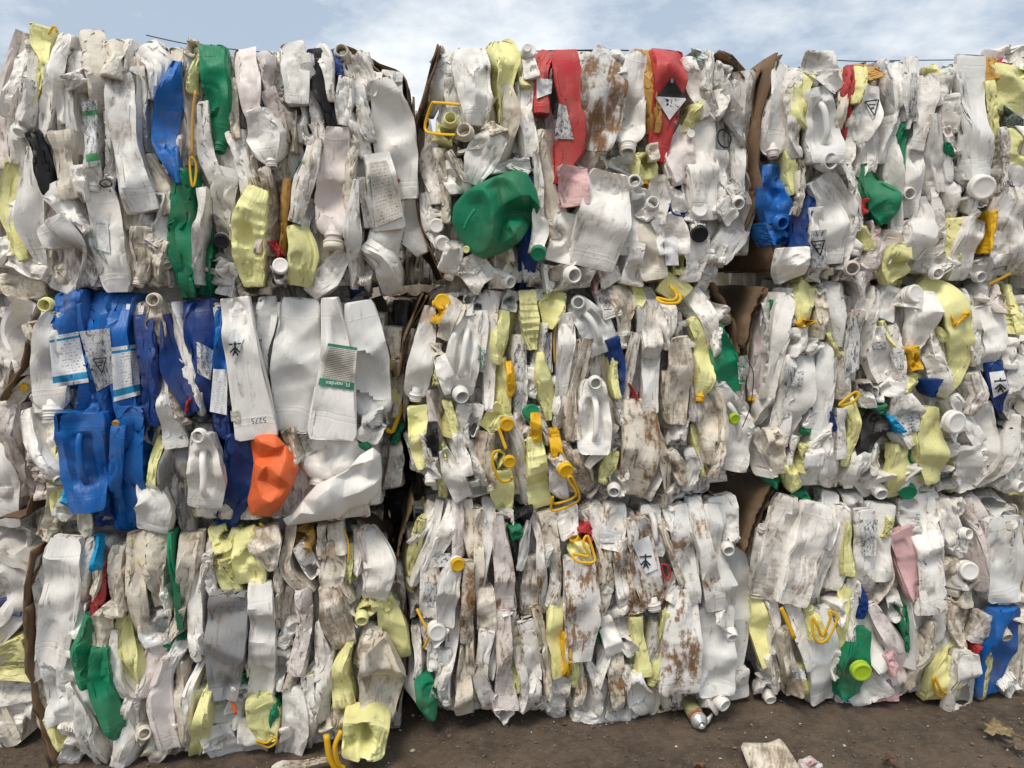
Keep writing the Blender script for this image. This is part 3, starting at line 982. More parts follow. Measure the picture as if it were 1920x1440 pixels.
# ------------------------------------------------------------------ what lies where in each bale
# colour, widths along it, points from base to mouth (measured in enlarged views), then:
# f flat side out, x crumpled, h moulded handle, r ribs, n/N mouth along/towards us, c/C cap along/towards us, d dirt, z centimetres forward, l label
DATA = """
@ A1
R 0 20 2.619
p 90 20,760 15,420 70,110 d7 z0
w 70/80/60 120,170 80,300 50,520 d5 z1
w 90/115 120,330 95,570 cw z4 d3
w 60/50 150,150 170,330 d4 z0
y 110/80/45 215,75 205,160 195,245 z3 d1
I Y 8 235,120 262,72 280,110 z5
y 50/45/25 200,235 185,350 165,480 z2 d2
w 80/90/60 255,260 230,430 220,640 d3 z2
w 95/70/45 330,125 265,300 310,540 d4 z2
w 95 300,330 435,325 d4 z4
g 70/60/60 390,200 345,430 375,690 d5 z1
c 140/120/55 435,95 480,300 470,490 d1 z3
c 110/90/100 550,140 560,230 545,320 d4 z3
w 80/60 620,135 590,280 d3 z1
w 60/75/70 420,390 450,640 460,860 z4 d5 n
Q g 400,450 475,440 495,760 425,770
T Pro 433,478 26 -80 K
g 165/140/170 565,300 600,620 690,970 f d6 z5
g 60/70/50 500,480 545,700 560,830 d5 z1
w 170/150/50 720,160 760,260 730,420 d2 z2
g 90/80/60 650,280 690,450 715,680 d5 z0
B 55/155/150/35 825,245 795,480 800,640 855,835 z6 d3
c 115/100/90 865,185 890,450 905,740 d3 z1
p 60/50 845,620 875,830 d6 z2
S 55 505,670 520,790 d2 z0
D 50 575,780 580,890 z1
w 75 480,835 555,850 d1 z4
O K 5 490,845 520,830 550,840 540,860 505,862 z6
y 60/50 965,180 950,400 d2 z2
c 60 960,145 925,215 d5 z3
I M 9 960,390 945,520 940,720 z4
O Y 7 930,750 945,720 965,760 960,840 940,860 z6
G 120/135/130 1045,170 1055,400 1055,650 nG f z5 d3
w 60/110 980,450 990,680 1085,870 d3 z2
y 115/110/60 45,740 25,980 110,1210 d3 z3
y 40/60 20,1000 60,1200 d4 z1
K 80/70/35 135,600 190,720 240,890 z5 d3
w 60/135/115/40 125,680 135,900 140,1050 180,1245 d3 z3
c 160/110/100 290,590 300,750 360,910 d4 z4
w 110/100/80 230,860 310,960 405,1085 d2 z5
w 90/60 370,760 400,930 d3 z5
w 200/190/150 250,1040 330,1180 270,1365 x d4 z5
w 140/200/130 480,880 510,1060 570,1370 f d2 z4
Q t 450,1010 530,1030 540,1190 470,1170
T Juven 495,1045 16 8 K
Q g 440,1060 500,1180 530,1250 460,1170
g 130/110 440,1080 440,1360 d6 z2
c 80/95 595,900 660,1060 d2 z2
c 100/120/90 670,1060 690,1200 670,1330 n z4 d6
c 60/90/75 810,1130 770,1240 750,1330 n z4 d6
w 95/90 755,890 715,1100 d4 z3
w 60/75/60 800,980 780,1180 835,1340 d5 z2
w 80 730,1110 800,1235 n d5 z4
c 85/110 745,700 800,880 835,990 d5 z1
G 95/145/130/80 890,790 880,960 890,1180 920,1395 z5 d3
G 100/80/60 930,930 1010,1150 1015,1390 z2 d3
w 60/50/40 975,880 990,1010 960,1335 z7 d6
w 90/100 30,1195 210,1300 d5 z3
c 130 -20,1340 210,1365 d7 z1
w 80 10,1120 -20,1250 d2 z3
w 95 1090,1215 1045,1300 d4 z3
R 400 20 2.619
c 55/40 85,330 110,620 d6 z3
p 110/125/110 140,180 160,350 205,525 d3 z4
p 125/100/80 265,205 280,320 290,430 d1 z2
p 90/95/60 265,390 310,520 340,640 d6 z4
w 125/140/110 380,165 400,330 410,450 f d3 z5
g 120/90 405,435 420,640 d6 z3
w 80/75/60 455,230 490,420 525,660 d5 z3
K 100/110/70 500,195 540,380 590,575 z4 d2
w 95/70/50 510,170 570,260 580,430 d2 z5
D 50/40 580,185 612,335 z4
c 75 660,330 630,205 N d4 z3
w 110/120/90 700,215 740,330 770,430 d3 z2
w 60 795,290 765,410 d3 z3
w 70/95/70 660,330 640,440 620,545 d2 z5
g 85/80/60 700,370 740,500 775,625 d5 z4
w 120/210/215/170 820,345 870,500 900,700 930,910 f d2 z5
C1 R 910,835 18 z9
w 85/70 680,500 755,710 d3 z3
p 120/150/195/190 610,575 600,800 590,1000 590,1110 cc f d3 z6
c 60/75/60 690,1010 655,820 685,650 n d6 z6
w 130/150/160 800,705 830,870 860,1065 f d3 z6
Q o 765,745 850,735 930,1010 795,1065
w 170/200 770,1080 920,1120 f d2 z3
w 130/180/80 930,920 960,1060 1025,1190 f d2 z2
w 110/140/110 745,1150 840,1240 880,1390 d2 z6
w 35/90/35 705,840 690,1150 680,1355 d5 z8
w 90 690,1310 770,1330 r d3 z4
w 80/130/90 640,1190 560,1300 480,1395 f z5 d5
D 90 620,1260 720,1375 z2
w 110/205/110 215,480 260,620 280,745 n d2 z5
w 90/80/45 115,585 145,760 170,935 d4 z3
c 40 385,490 390,690 d8 z2
c 45 345,480 370,640 d8 z1
c 55 205,720 220,880 d8 z2
w 80/115/75 505,630 450,830 390,1025 d7 z5
w 60/50 470,560 480,660 d5 z4
c 65/60/50 245,780 285,940 255,1190 d9 z4
M 45/35 375,830 340,1195 z2 d4
G 30 420,740 390,840 z1
y 105/170/165/110 215,878 165,1050 170,1200 190,1345 r f z6 d2
y 90/150/120 400,1055 440,1190 420,1345 f z6 d2
R 45 300,1130 315,1220 z2
w 75 340,1340 330,1255 Cw z5 d4
c 100 120,1375 280,1345 n d8 z4
w 115 60,1235 50,1395 x d7 z4
w 150/140/70 75,785 40,950 85,1230 d3 z2
w 60 15,1000 40,1130 CK d4 z4
w 75 470,920 420,1070 d3 z3
g 60 725,820 745,1060 d5 z5
K2 620,165 800,280 940,440 965,600 d40 z-4
K2 650,170 840,270 950,330 960,560 d55 z-10
K2 985,420 1000,700 1005,960 d60 z-6
W 1.6 -330,120 -120,165 100,190 330,212 z-22
@ A2
R 0 540 3.0
w 100/130/80 160,90 90,250 140,480 d3 z1
y 80/90 235,240 265,95 Ny z4 d2
w 90/170/220/235 290,140 255,350 255,540 265,700 n z5 d3 f
c 110 20,690 150,500 d6 z1
C1 Y 130,560 46 z2
w 60/150/135 130,690 190,930 290,1075 n z5 d1
p 130/150/100 60,650 60,900 120,1170 n d7 z1
B 170/180/150 390,30 385,200 400,430 z3 d3
B 180/190/180 560,40 540,300 520,720 z4 d3
B 160/170/150 710,50 690,300 670,740 z3 d3
B 120/220/180 360,520 420,600 500,720 z4 d3
Q b 275,275 440,245 500,530 300,560
Q m 445,245 615,225 645,530 545,580
T4 560,430 K
Q b 625,335 775,315 790,600 640,640
D 120/140/105 770,170 820,420 865,765 z5 d3
B 280/290/270/190 450,715 450,880 470,1060 500,1240 f h z6 d3
B 180/230/170 730,690 720,1000 690,1375 z4 d3
B 95/80/90 640,790 645,1080 650,1360 z5 d3
D 110/130 560,1170 580,1340 z3 d3
C1 M 650,765 40 z6
c 60/120/55 890,340 860,180 870,70 N d6 z5
D 40/110/80 920,165 970,450 1085,690 z5 d3
R 60 1040,650 1080,690 z6
K 60 1075,690 1145,755 z5
w 60/125/70 975,95 1040,400 1115,710 d3 z3
D 220/190/170 1095,85 1145,400 1150,700 z4 d3
Q k 1105,300 1200,350 1185,520 1110,480
w 40/90/160 910,430 940,700 975,900 d2 z5 f
c 70/85 950,560 1025,750 n d4 z5
S 150/160/90 985,905 960,1080 1055,1375 x d7 z4
y 60/80 885,850 840,1110 z4 d3
w 110/200/190 805,1100 860,1220 870,1350 f z5 d1
w 190/215/170/120 1135,1240 1150,1050 1130,900 1125,830 Nw h f z8 d3
c 100/90 270,1120 300,1350 n d6 z1
b 80 350,1150 410,1210 z3
c 80/90 455,1230 470,1390 d4 z3
g 100 390,1190 350,1300 d4 z2
c 130 200,1350 290,1380 n d6 z2
K2 190,200 130,430 0,640 d30 z-4
K2 180,1170 140,1290 0,1300 d30 z-4
R 390 540 3.0
B 100/95/85 60,130 75,300 65,470 z5 d3
Q t 30,455 110,460 105,715 10,695
D 120/140 55,700 110,890 z3 d3
D 180/200/160 175,840 150,1080 100,1355 z5 d3
w 160/185/235 150,75 200,430 260,835 f z9 d2
Q d 150,225 200,285 150,430 100,300
T5 152,335 K
T 5275 285,745 34 176 K
Q o 125,690 175,690 180,760 130,750
g 120/110/50 300,60 310,250 315,480 d1 z2
g 240/270/225 505,75 485,430 450,800 f d0 z5
w 100/190/280 690,75 720,400 690,835 f d1 z7
Q G 675,310 840,335 820,575 620,545
T FL_nordex 730,538 26 186 c
g 170/255/240 840,80 900,430 935,740 n f d0 z4
g 110 1000,730 870,770 d0 z5
F2 1 O 9 | 250,822,7 380,815,8 440,880,8 500,960,7 515,1010,8 480,1110,6 420,1230,6 350,1292,5 240,1285,5 215,1200,5 240,1100,6 255,980,7 235,860,6 | 300,870,9 380,900,10 440,960,9.5 470,1010,9 460,1105,9.5 400,1060,11 310,1015,10 290,960,6 330,1000,9 270,1080,8 330,1090,7.5 400,1130,8.5 300,1180,9 350,1210,10.5 420,1170,9 280,1240,7 390,930,8
c 80/60 440,810 500,980 d9 z6
w 130/280/260 500,850 640,930 620,1090 n d1 z4
w 190/200 690,790 800,1000 f d1 z3
F2 1 w 8 | 415,1300,6 470,1270,6 530,1190,7 610,1100,8 700,1060,9 790,1015,9 860,930,8 930,890,7 975,930,6 985,1050,6 960,1170,6 900,1220,6 800,1245,6 740,1300,6 600,1320,6 440,1345,5 | 520,1265,9 600,1190,10 680,1130,11 770,1080,8 830,1030,7 880,980,10 930,960,10 900,1080,8.5 850,1150,10 760,1180,9 680,1230,10 600,1275,8 940,1100,9 810,1000,9
g 130 940,760 890,880 cG d3 z4
y 50/60 1015,410 1060,650 z1
I Y 16 1060,600 1080,680 1040,800 1000,800 z2
G 45 1030,870 1085,760 z0
K2 890,70 1000,300 1050,500 d45 z-5
K2 920,60 1030,330 1060,620 d45 z-9
K2 1030,830 1000,1050 950,1225 d50 z-3
K 200/220 1110,800 1080,1080 x z-16 d2
K 160/160 1060,1060 1090,1330 x z-14 d2
S 120/120 1090,80 1080,450 x z-22 d6
@ A3
R 0 960 3.0
K2 180,220 150,500 160,800 230,1200 300,1430 d50 z0
K2 280,190 170,420 150,600 d40 z-2
K2 150,540 165,900 215,1150 310,1430 d60 z1
w 190/235/190 360,175 320,500 275,870 f d3 z5
w 60/50 165,650 220,940 d4 z2
g 130/125 270,880 300,1200 d2 z3
w 140/130 390,790 340,1010 d3 z4
g 200/190 420,950 430,1210 f d1 z3
w 90 335,1240 465,1240 r d3 z4
w 115/80/55 490,165 455,330 465,500 d6 z3
b 42 530,150 538,325 f z7 d0
R 30/85/40 555,320 560,470 525,615 z4 d3
c 55 545,330 505,480 d8 z5
G 60/140/100 490,590 465,800 495,985 z5 d3
G 120/160/100 545,785 570,1020 635,1290 n z7 d3
c 90/135/100 625,535 545,640 515,800 d5 z6
c 60 600,590 650,560 d3 z8
c 95/90/55 650,210 635,350 675,590 d7 z4
y 60/75 665,590 580,840 d3 z3
y 50/130/85 675,640 720,800 775,1010 d3 z5
w 55/100/115 630,690 660,930 740,1090 n d5 z6
c 110/125/120 780,140 755,400 745,730 d7 z5
y 45 725,160 730,330 z4
c 155/120/60 890,110 875,330 860,550 d6 z5
c 40 690,200 690,560 d8 z4
w 90 790,720 815,830 d4 z2
g 180 840,580 880,745 d5 z3
G 35/32/35 963,125 968,400 975,680 z7 d3
w 45 930,420 930,570 d3 z3
c 60/70 1000,540 990,700 d6 z4
G 95 925,725 1025,735 z3
c 140/120/60 1070,140 1045,330 1010,540 d7 z5
w 80/125/110 1115,330 1090,600 1115,820 d5 z5
w 60/50 1170,245 1185,470 d4 z5
w 50 1150,270 1140,450 d6 z4
p 140/120/90 890,720 850,850 825,1030 d2 z4
p 80/150/130 930,840 900,1080 945,1335 d2 z6
g 90/60 1005,750 955,920 d2 z4
c 55/75/60 1025,870 1010,1080 1025,1290 d7 z5
w 60/60/45 1140,830 1065,1080 1040,1345 d6 z6
w 130/100 1130,1000 1100,1130 n d3 z4
y 55/125/50 1180,1035 1130,1200 1090,1415 z8 d4
w 40/95/80 345,1020 450,1200 570,1435 d4 z7
w 140/120 430,1290 380,1435 d2 z4
w 70/145/110 680,1130 700,1300 690,1445 d4 z5
c 120/140/120 855,1250 890,1340 800,1430 x d8 z5
w 100 770,1020 725,1240 d5 z4
c 95 760,1295 810,1240 N d4 z5
D 110 1040,890 1080,970 z1
w 75 455,530 425,710 d3 z4
y 65/50 235,1180 345,1330 d4 z4
w 70 1150,1310 1250,1320 d5 z4
w 60 1010,1330 1000,1180 d6 z3
c 110 960,1350 930,1430 d8 z1
R 390 960 3.0
S 215/220/175 115,485 100,760 80,1045 f d5 z7
g 190 110,1040 80,1210 d2 z3
g 210/170 30,1230 120,1385 f d3 z4
y 110/100 45,85 60,230 d4 z3
y 70/60 145,95 85,280 d2 z4
y 120/185/165 200,110 215,250 235,415 f z6 d3
y 130/140/110 90,270 120,400 155,500 n z4 d4
c 180/190/60 300,100 310,200 350,335 f d9 z8
I Y 10 290,60 340,95 390,100 z6
M 125 535,85 545,205 N d5 z3
c 65/80/90 440,70 455,320 570,465 d7 z5
w 80/95 505,195 605,365 d5 z5
c 50/55 640,80 635,260 d7 z3
c 110/100 705,75 735,240 d6 z4
c 130/145/70 720,195 700,400 800,510 d9 z5
w 120/185/140 890,125 960,320 930,505 f d3 z6
p 45 860,110 885,460 d9 z6
w 50 830,110 860,340 d6 z4
y 40/50 785,200 800,410 z3 d4
I Y 5 765,90 795,190 785,290 z5
w 110/80 1015,410 1055,570 d4 z2
w 130/150/150 290,425 310,700 290,1065 f r d3 z6
c 60/65 385,330 400,650 d9 z4
c 60/70/50 450,430 425,600 430,740 d6 z3
w 90/70 465,630 430,770 d3 z5
p 90/100/110 525,460 545,680 495,910 d5 z6
c 130/175/130 680,450 715,620 765,785 f d9 z8
w 50/110/90 620,630 655,850 590,930 d4 z4
w 60/95/70 700,780 660,950 635,1190 d6 z5
w 45 830,650 800,560 d5 z5
y 90 930,520 865,590 Ny z5 d3
y 100/160/150 990,505 1035,650 1070,830 f z6 d3
y 40/115/130 795,750 745,900 770,1100 f d6 z6
c 90/70 930,670 825,870 d7 z5
c 140/260/210 940,735 975,930 940,1135 f q d6 z7
w 130/120 410,780 385,1010 d3 z4
G 45 205,900 185,980 z3
c 70 235,780 205,910 d5 z4
w 100/90 190,985 145,1140 d4 z4
I O 12 135,1060 155,1140 z7
y 140/170/110 280,1055 310,1180 330,1300 f d4 z6
G 60 375,1080 370,1230 z4 d3
w 130/140 225,1190 265,1375 f d3 z5
O Y 8 275,1290 330,1320 385,1300 375,1270 330,1300 z7
w 150/175/150 485,1015 490,1180 430,1395 d5 z6
w 70/85/75 570,945 575,1140 560,1360 d7 z6
c 70 485,920 435,990 d7 z4
y 30 600,920 540,935 z4
c 110/80 755,1095 720,1230 n d6 z5
c 80 690,1150 640,1220 d6 z3
w 110 400,1230 440,1400 x d7 z4
g 80 900,1110 930,1190 d4 z1
K2 1060,330 1100,600 1110,900 1070,1115 d50 z-2
K2 840,50 980,160 1030,290 d40 z-4
K2 1090,330 1130,700 1120,1000 d60 z-6
@ B1
R 770 60 2.88
K2 150,65 90,300 20,560 20,900 d60 z-2
K2 170,75 105,270 60,420 d30 z0
K2 50,720 40,950 120,1200 180,1330 d50 z-4
g 90/130/70 210,100 150,270 95,430 d3 z2
w 75 185,90 145,150 d3 z1
g 170/215/195/120 325,80 340,230 350,380 350,485 f d5 z5
g 85/60 435,340 385,530 d6 z3
y 110/160/110/45 455,60 510,180 510,320 500,470 d3 z5
y 80/70 605,120 610,290 d5 z3
w 85/60 660,260 640,170 d2 z3
w 75/70 655,240 635,110 CW z6
C1 w 630,85 44 z9
c 80/100/90 545,290 550,480 490,700 d5 z4
w 80/90/80 620,265 610,450 645,660 d3 z4
g 90 790,1000 820,1100 d3 z2
R 90/105/90 735,105 710,260 700,430 d5 z4
Q d 680,250 765,255 760,330 680,360
R 170/150/115/175/60 850,105 870,330 885,470 850,640 800,800 f z6 d3
Q k 800,385 840,400 880,580 775,575
P 155/160/140 880,725 880,830 890,935 f z8 d5
c 100/90/130 715,540 730,700 800,1100 d4 z3
w 50/60 675,655 700,900 745,1090 d5 z4
c 60 660,560 680,650 d5 z3
y 110/115 180,590 215,480 Ny z6 d3
I Y 9 240,560 130,545 80,520 110,395 140,385 270,395 z10
c 130/150 320,640 295,545 Nc z5 d5
w 120/190/160/70 480,555 400,650 360,730 330,810 f d4 z6
c 105 470,490 430,560 d6 z6
w 95/100/80 140,555 105,700 125,920 d4 z3
c 60/65/60 175,640 190,850 180,1020 d6 z4
w 120/130 215,690 245,870 d5 z4
c 45/40 200,650 300,800 d6 z6
g 75 425,750 640,700 d2 z4
g 70 560,680 640,760 d2 z3
F2 3 G 10 | 350,822,9 470,768,9 560,738,8 630,752,7 685,850,7 705,950,9 660,1040,5 595,1135,9 520,1190,6 390,1234,8 330,1205,7 255,1120,6 215,1025,6 225,935,6.5 290,860,8 | 390,850,12 425,900,13.5 440,950,14 447,1000,14.5 450,1060,14 440,1110,13 420,1170,11 310,930,8 290,1030,7.5 345,1110,8 380,1000,10 380,930,10 480,838,8.5 500,930,9.5 520,995,6 600,975,5.5 640,962,6 600,880,12 560,810,11 640,880,10 500,1060,8 540,1050,11 560,1100,11.5 590,1040,10 480,1150,9
I G 9 285,1070 310,1010 350,960 z13
C1 y 300,1175 36 z7
D 60/125/70 670,790 645,1100 625,1375 z3 d3
w 60/90/80 700,950 705,1080 690,1190 CG z7 d3
w 55/75/80 55,880 105,1050 170,1140 Cw d3 z5
w 70 150,960 140,1045 Cw d4 z4
w 115/105 240,1120 215,1310 n d4 z5
w 190/170 290,1340 420,1240 f d4 z5
w 95 440,1330 520,1345 N d4 z6
c 150/130 450,1170 550,1290 d7 z4
w 180/160 870,990 810,1240 f d2 z4
w 160/150 730,1330 870,1310 N d2 z6
w 70 650,1340 770,1380 d6 z3
w 100 60,690 75,900 d4 z1
w 110 330,1250 300,1330 d6 z4
W 1.6 560,110 760,100 1000,102 1140,100 1320,105 z-22
R 1080 60 2.88
g 100/95 60,110 75,330 d3 z2
g 140 200,95 230,220 d2 z4
g 190/250/240/130 220,110 160,260 145,450 110,625 f d9 z6 m
c 120/160 30,660 150,760 d6 z3
w 110/165/175 325,125 300,400 285,610 n f d3 z4
g 160 290,650 250,750 d3 z3
M 115/85/50 385,92 405,300 400,530 d3 z4
R 175/170/150/100 515,92 520,280 490,520 465,670 f z7 d3
Q h 520,245 595,365 490,465 430,355
T 8 519,264 26 0 c
c 42 425,600 428,690 z8 d5
y 110/130 375,650 385,800 nY d2 z5
p 60/160/150 600,500 560,670 590,810 f d3 z4
y 65 650,390 610,540 d2 z3
C1 w 622,550 40 z4
w 70/95/65 610,140 650,280 705,450 d4 z4
w 85 640,100 710,170 d3 z3
Q g 620,85 700,110 690,160 630,140
w 60/70 740,100 720,310 d4 z4
w 110/90 810,165 785,310 d3 z2
g 120/110/70 890,220 900,450 925,670 d6 z2
g 90/115/80 820,270 865,450 920,650 d8 z5
w 55/45 805,300 785,460 d6 z5
g 50 700,330 760,470 d6 z4
O K 5 770,545 800,530 835,570 830,610 800,620 770,590 z4
w 140/175/160 700,445 690,700 690,1000 f d3 z5
w 90/80 800,640 785,890 d2 z3
w 80/95/70 890,550 880,750 895,910 d2 z4
w 120/90 950,685 965,850 d2 z3
w 90/120 840,790 870,920 N d4 z4
w 110/90 780,920 860,1010 f d3 z6
g 130/170/130 930,860 900,1010 760,1210 f d5 z3
w 220/295/230 200,770 150,1000 90,1260 f d4 z7
g 110/100 340,900 315,810 N d2 z6
g 140/150/140 340,850 310,1000 290,1200 f d3 z4
w 75 370,1010 410,930 N d4 z6
w 130/120/60 470,770 460,900 480,1030 d3 z4
w 90/85 550,780 565,970 d3 z5
I D 6 505,930 530,980 590,990 z8
D 60/60 590,890 600,1170 z3 d3
w 160/180/170 485,990 520,1080 520,1200 f d2 z5
Q t 475,1110 545,1110 555,1260 485,1260
c 140/150/140 410,1040 415,1180 425,1330 f d4 z5
w 110/120 340,1170 285,1360 d3 z7
w 130/110 150,1230 210,1350 d5 z5
P 90 110,1345 190,1350 z4
w 130 40,1270 30,1380 d4 z4
y 70/60 575,1190 555,1310 d3 z4
w 80 640,1030 660,965 Cw d2 z5
w 85 680,1030 665,1085 CK d4 z6
w 120/130/110 630,1110 650,1220 635,1345 d3 z5
w 90/80 750,1180 715,1300 d3 z4
g 90 700,1090 690,1260 d3 z3
w 90 790,1150 760,1240 d2 z3
K2 970,860 960,980 880,1190 d40 z-2
K2 770,100 860,160 950,300 d40 z-2
K2 800,95 900,190 960,330 960,680 d50 z-6
W 1.6 -200,105 0,98 180,97 400,102 z-22
@ B2
R 740 520 3.2
K2 180,100 70,350 20,620 d55 z1
K2 200,110 80,360 30,600 d55 z-1
K2 225,120 100,350 50,580 d45 z-3
Y 85/95 265,280 285,150 CY z6
c 130/110/80 385,140 340,240 290,370 f d5 z6
Q o 330,160 410,170 320,380 260,290
g 150/140 400,90 420,230 d1 z3
g 130 465,70 475,190 d1 z2
w 60/130/175/170 215,180 180,400 140,620 130,710 n f z5 d2
p 75/70 140,320 90,520 d4 z2
w 120/190/195/160 450,240 420,420 400,580 395,700 Nw f h z6 d1
w 60/65/50 510,210 520,400 525,560 d5 z4
Q g 500,400 545,440 535,570 500,500
T drone 518,490 28 -55 G
w 130/95/60 610,100 585,400 555,785 d5 z5
g 90/95 705,80 685,200 d2 z4
y 85/115/100 675,210 640,350 600,510 d2 z5
y 100/135/110 640,490 640,650 655,810 d3 z4
Y 40/38 688,515 702,710 f z7 d0
O Y 16 690,530 705,560 708,680 690,700 z7
g 110 830,75 850,180 d2 z3
y 105/115/60 800,85 815,250 830,425 r f z6 d4
w 80/110/85 750,360 750,560 740,810 d6 z4
Q k 715,400 790,400 770,620 715,610
Q k 720,690 770,650 760,760 705,780
y 120/145/60 955,80 940,180 915,300 d2 z4
w 45 875,280 850,480 820,570 d4 z4
w 65/70 910,320 920,570 d6 z4
Q k 890,330 945,330 940,560 895,560
y 45/110/105/40 880,460 890,600 920,740 935,860 f d1 z6
w 115/90 845,550 790,710 d3 z4
w 115/110/90 1030,230 1020,450 1020,710 f d4 z5
I M 8 970,250 955,400 960,520 z5
c 70/100/95 1105,390 1070,650 1050,960 d8 z5
w 55/45 965,600 970,820 d4 z4
g 60 1015,690 1000,910 d3 z3
w 80/110/40 270,480 310,590 320,700 f d0 z6
c 50 270,400 260,480 N d4 z3
p 50/60 235,690 260,900 270,1090 d3 z3
y 45 245,530 245,650 z4
y 125/130/110/50 140,785 150,900 150,1020 160,1140 f z5 d1
K 65/75 230,880 230,1045 f z6 d1
w 50 185,940 205,1100 d7 z5
g 75/70 95,940 130,1160 d2 z2
w 85/95 235,1090 215,1220 cw d3 z6
y 70/65 330,750 330,960 d4 z4
y 40 285,1000 315,1090 d5 z3
w 95/85/95 350,950 395,1060 435,1190 d6 z5
w 80/95/70 400,770 410,900 445,1010 d2 z4
w 100/90 485,765 480,950 d3 z3
w 60/135/110 295,1050 350,1190 415,1320 f d2 z6
y 80/60 285,1110 300,1320 d4 z4
c 125/115/85 560,935 540,1100 565,1270 n d8 z5
g 105 460,1230 490,1320 d2 z4
y 130/110 650,780 545,910 f d2 z4
y 90/100 600,850 650,880 z5 d1
C1 Y 675,885 80 z9
y 90/90 600,1080 650,1110 z5 d1
C1 Y 690,1110 72 z9
I Y 10 640,1040 590,1050 590,1130 640,1220 690,1220 705,1195 z11
I Y 12 620,900 645,970 665,1030 z9
y 120/145/105 645,1170 650,1290 675,1395 f d2 z5
w 65/75/60 705,850 750,1050 775,1355 d6 z5
w 70 740,810 765,960 d6 z4
w 95 800,880 815,810 CG z4 d2
Y 60/66 850,820 850,985 f z7 d1
w 45 800,900 795,980 d1 z5
y 90/140/150 840,970 860,1150 875,1365 r f d2 z6
w 55/50 885,785 915,1010 d5 z5
Y 60/75 960,920 975,1080 f z6 d1
c 95/90 950,1070 1020,1150 CY z7 d3
O Y 9 935,1385 970,1400 1085,1355 1110,1315 1060,1200 1040,1220 1085,1310 960,1360 950,1310 z9
w 55/125/45 945,1120 980,1240 1035,1340 f d1 z5
p 80/90 1040,990 1075,1170 d6 z3
w 55/60 465,990 505,1250 d4 z4
w 80 420,1010 460,1160 d5 z3
R 1070 520 3.2
g 205/215/120 200,450 140,290 45,150 Ng f h z6 d1
w 70 0,220 10,510 d3 z4
c 95/85/60 85,380 50,650 15,970 d8 z5
w 165/195/185/120 145,1055 150,850 150,700 145,630 Nw f h z8 d2
w 80/115 185,70 260,240 f d3 z5
Q k 160,100 210,120 250,190 200,190
D 120/85/70 250,370 290,500 310,700 z4 d3
y 45 255,490 275,720 z5
g 70 300,330 310,430 d2 z4
c 130/125/60 300,50 340,200 355,400 d6 z5
y 95/55 415,60 410,200 d2 z5
g 75 485,60 495,160 d1 z3
g 50/62/60 435,190 430,450 385,770 d2 z4
w 70/65/50 400,350 350,560 335,870 d7 z4
R 18 375,640 365,720 z4
w 120/115/110 500,140 495,300 490,480 f d7 z6
Q k 455,575 520,570 515,690 445,690
g 110/90 485,470 480,800 f d5 z5
w 90/110/50 610,165 600,260 570,430 d3 z6
g 130/120 690,270 700,420 d4 z3
c 140/155/120 640,375 665,600 640,875 f d8 z7
c 60/55 570,570 585,910 d8 z4
g 45 745,480 735,850 d7 z5
y 60/155/110/70 735,255 810,400 810,560 770,720 nY f d2 z5
y 190/150 650,10 590,120 f d1 z6
O Y 10 515,120 560,155 640,155 655,110 600,50 640,110 600,140 z9
w 100/130/80 700,100 820,240 890,460 d5 z4
w 140 740,60 850,110 d3 z2
w 130 800,140 900,250 d2 z3
w 60 880,300 895,480 n d4 z5
G 60/170/150 885,300 930,500 965,690 f z5 d3
w 85/110/70 1010,495 1040,640 1035,800 d3 z4
Q g 1000,510 1050,520 1050,640 1010,640
c 195/215/190 425,755 430,1000 370,1310 f d8 z7 m
w 60 285,700 320,890 d5 z4
c 160/210/110 820,640 860,850 850,1110 f d7 z6
c 45/55/45 940,840 905,1040 865,1210 d8 z8
w 110/170/140 890,670 1000,880 980,1150 f h d1 z4
C1 l 985,850 60 z7
w 140/120 665,850 640,1010 d3 z4
y 50/55 760,890 785,1190 d3 z4
g 80/100/70 730,1040 750,1150 735,1280 d4 z5
c 60/95/85 535,910 560,1100 585,1360 d7 z6
c 55/85/50 610,1050 650,1140 680,1240 f d9 z6
w 110 510,1160 460,1330 d3 z4
w 150/140 600,1270 660,1350 d3 z3
w 110/90/50 250,890 200,1020 110,1140 f d6 z6
y 95/80 250,1050 205,1240 d3 z5
w 120 340,1240 260,1270 N d4 z6
c 130/150/90 30,1040 80,1200 110,1290 d8 z4
p 115 140,1290 200,1340 d7 z3
D 70 95,1050 125,1130 z3
w 90 290,1030 310,1210 d4 z3
g 90 1040,760 1060,980 d2 z1
W 1.6 1060,500 1095,570 1090,700 1075,790 1030,900 z4
K2 860,30 980,260 1020,480 d50 z-2
K2 960,1180 1050,1130 d30 z-2
@ B3
R 740 910 3.064
K2 110,110 60,250 20,420 d50 z0
y 60/110/55 165,210 105,400 85,600 d4 z4
w 50/60/50 270,110 200,320 115,570 d3 z5
w 50 230,150 120,350 d5 z4
w 90/115/70 330,100 300,260 255,440 d4 z5
Q k 235,390 320,390 310,470 220,470
p 60/75/55 355,85 370,250 400,420 d6 z5
w 100/125/115 200,430 200,600 205,770 f d6 z5
Q k 170,550 240,560 240,700 180,690
w 100/135/75 285,820 310,580 360,450 CY f z7 d3
c 80/85/60 415,90 440,350 485,600 d6 z4
c 60/65/60 472,160 482,450 480,650 d5 z6
c 75/90/75 420,460 410,700 420,920 f d9 z8 m
g 90/65/50 555,95 540,350 515,620 d4 z5
c 110/115 520,610 535,850 f d5 z7
p 60/115/140 608,185 620,420 635,730 f d5 z8
w 80 640,140 665,240 d4 z4
G 70 685,240 710,310 f z6 d3
K 42/40 700,310 702,530 z4
K 115 670,170 775,200 x z5
w 60/75/50 765,210 745,350 720,480 d3 z5
g 110/115/90 800,420 780,600 770,745 f d8 z4
w 45/60/60 795,140 840,370 885,750 d6 z6
c 120/105/60 870,170 895,330 935,570 d7 z5
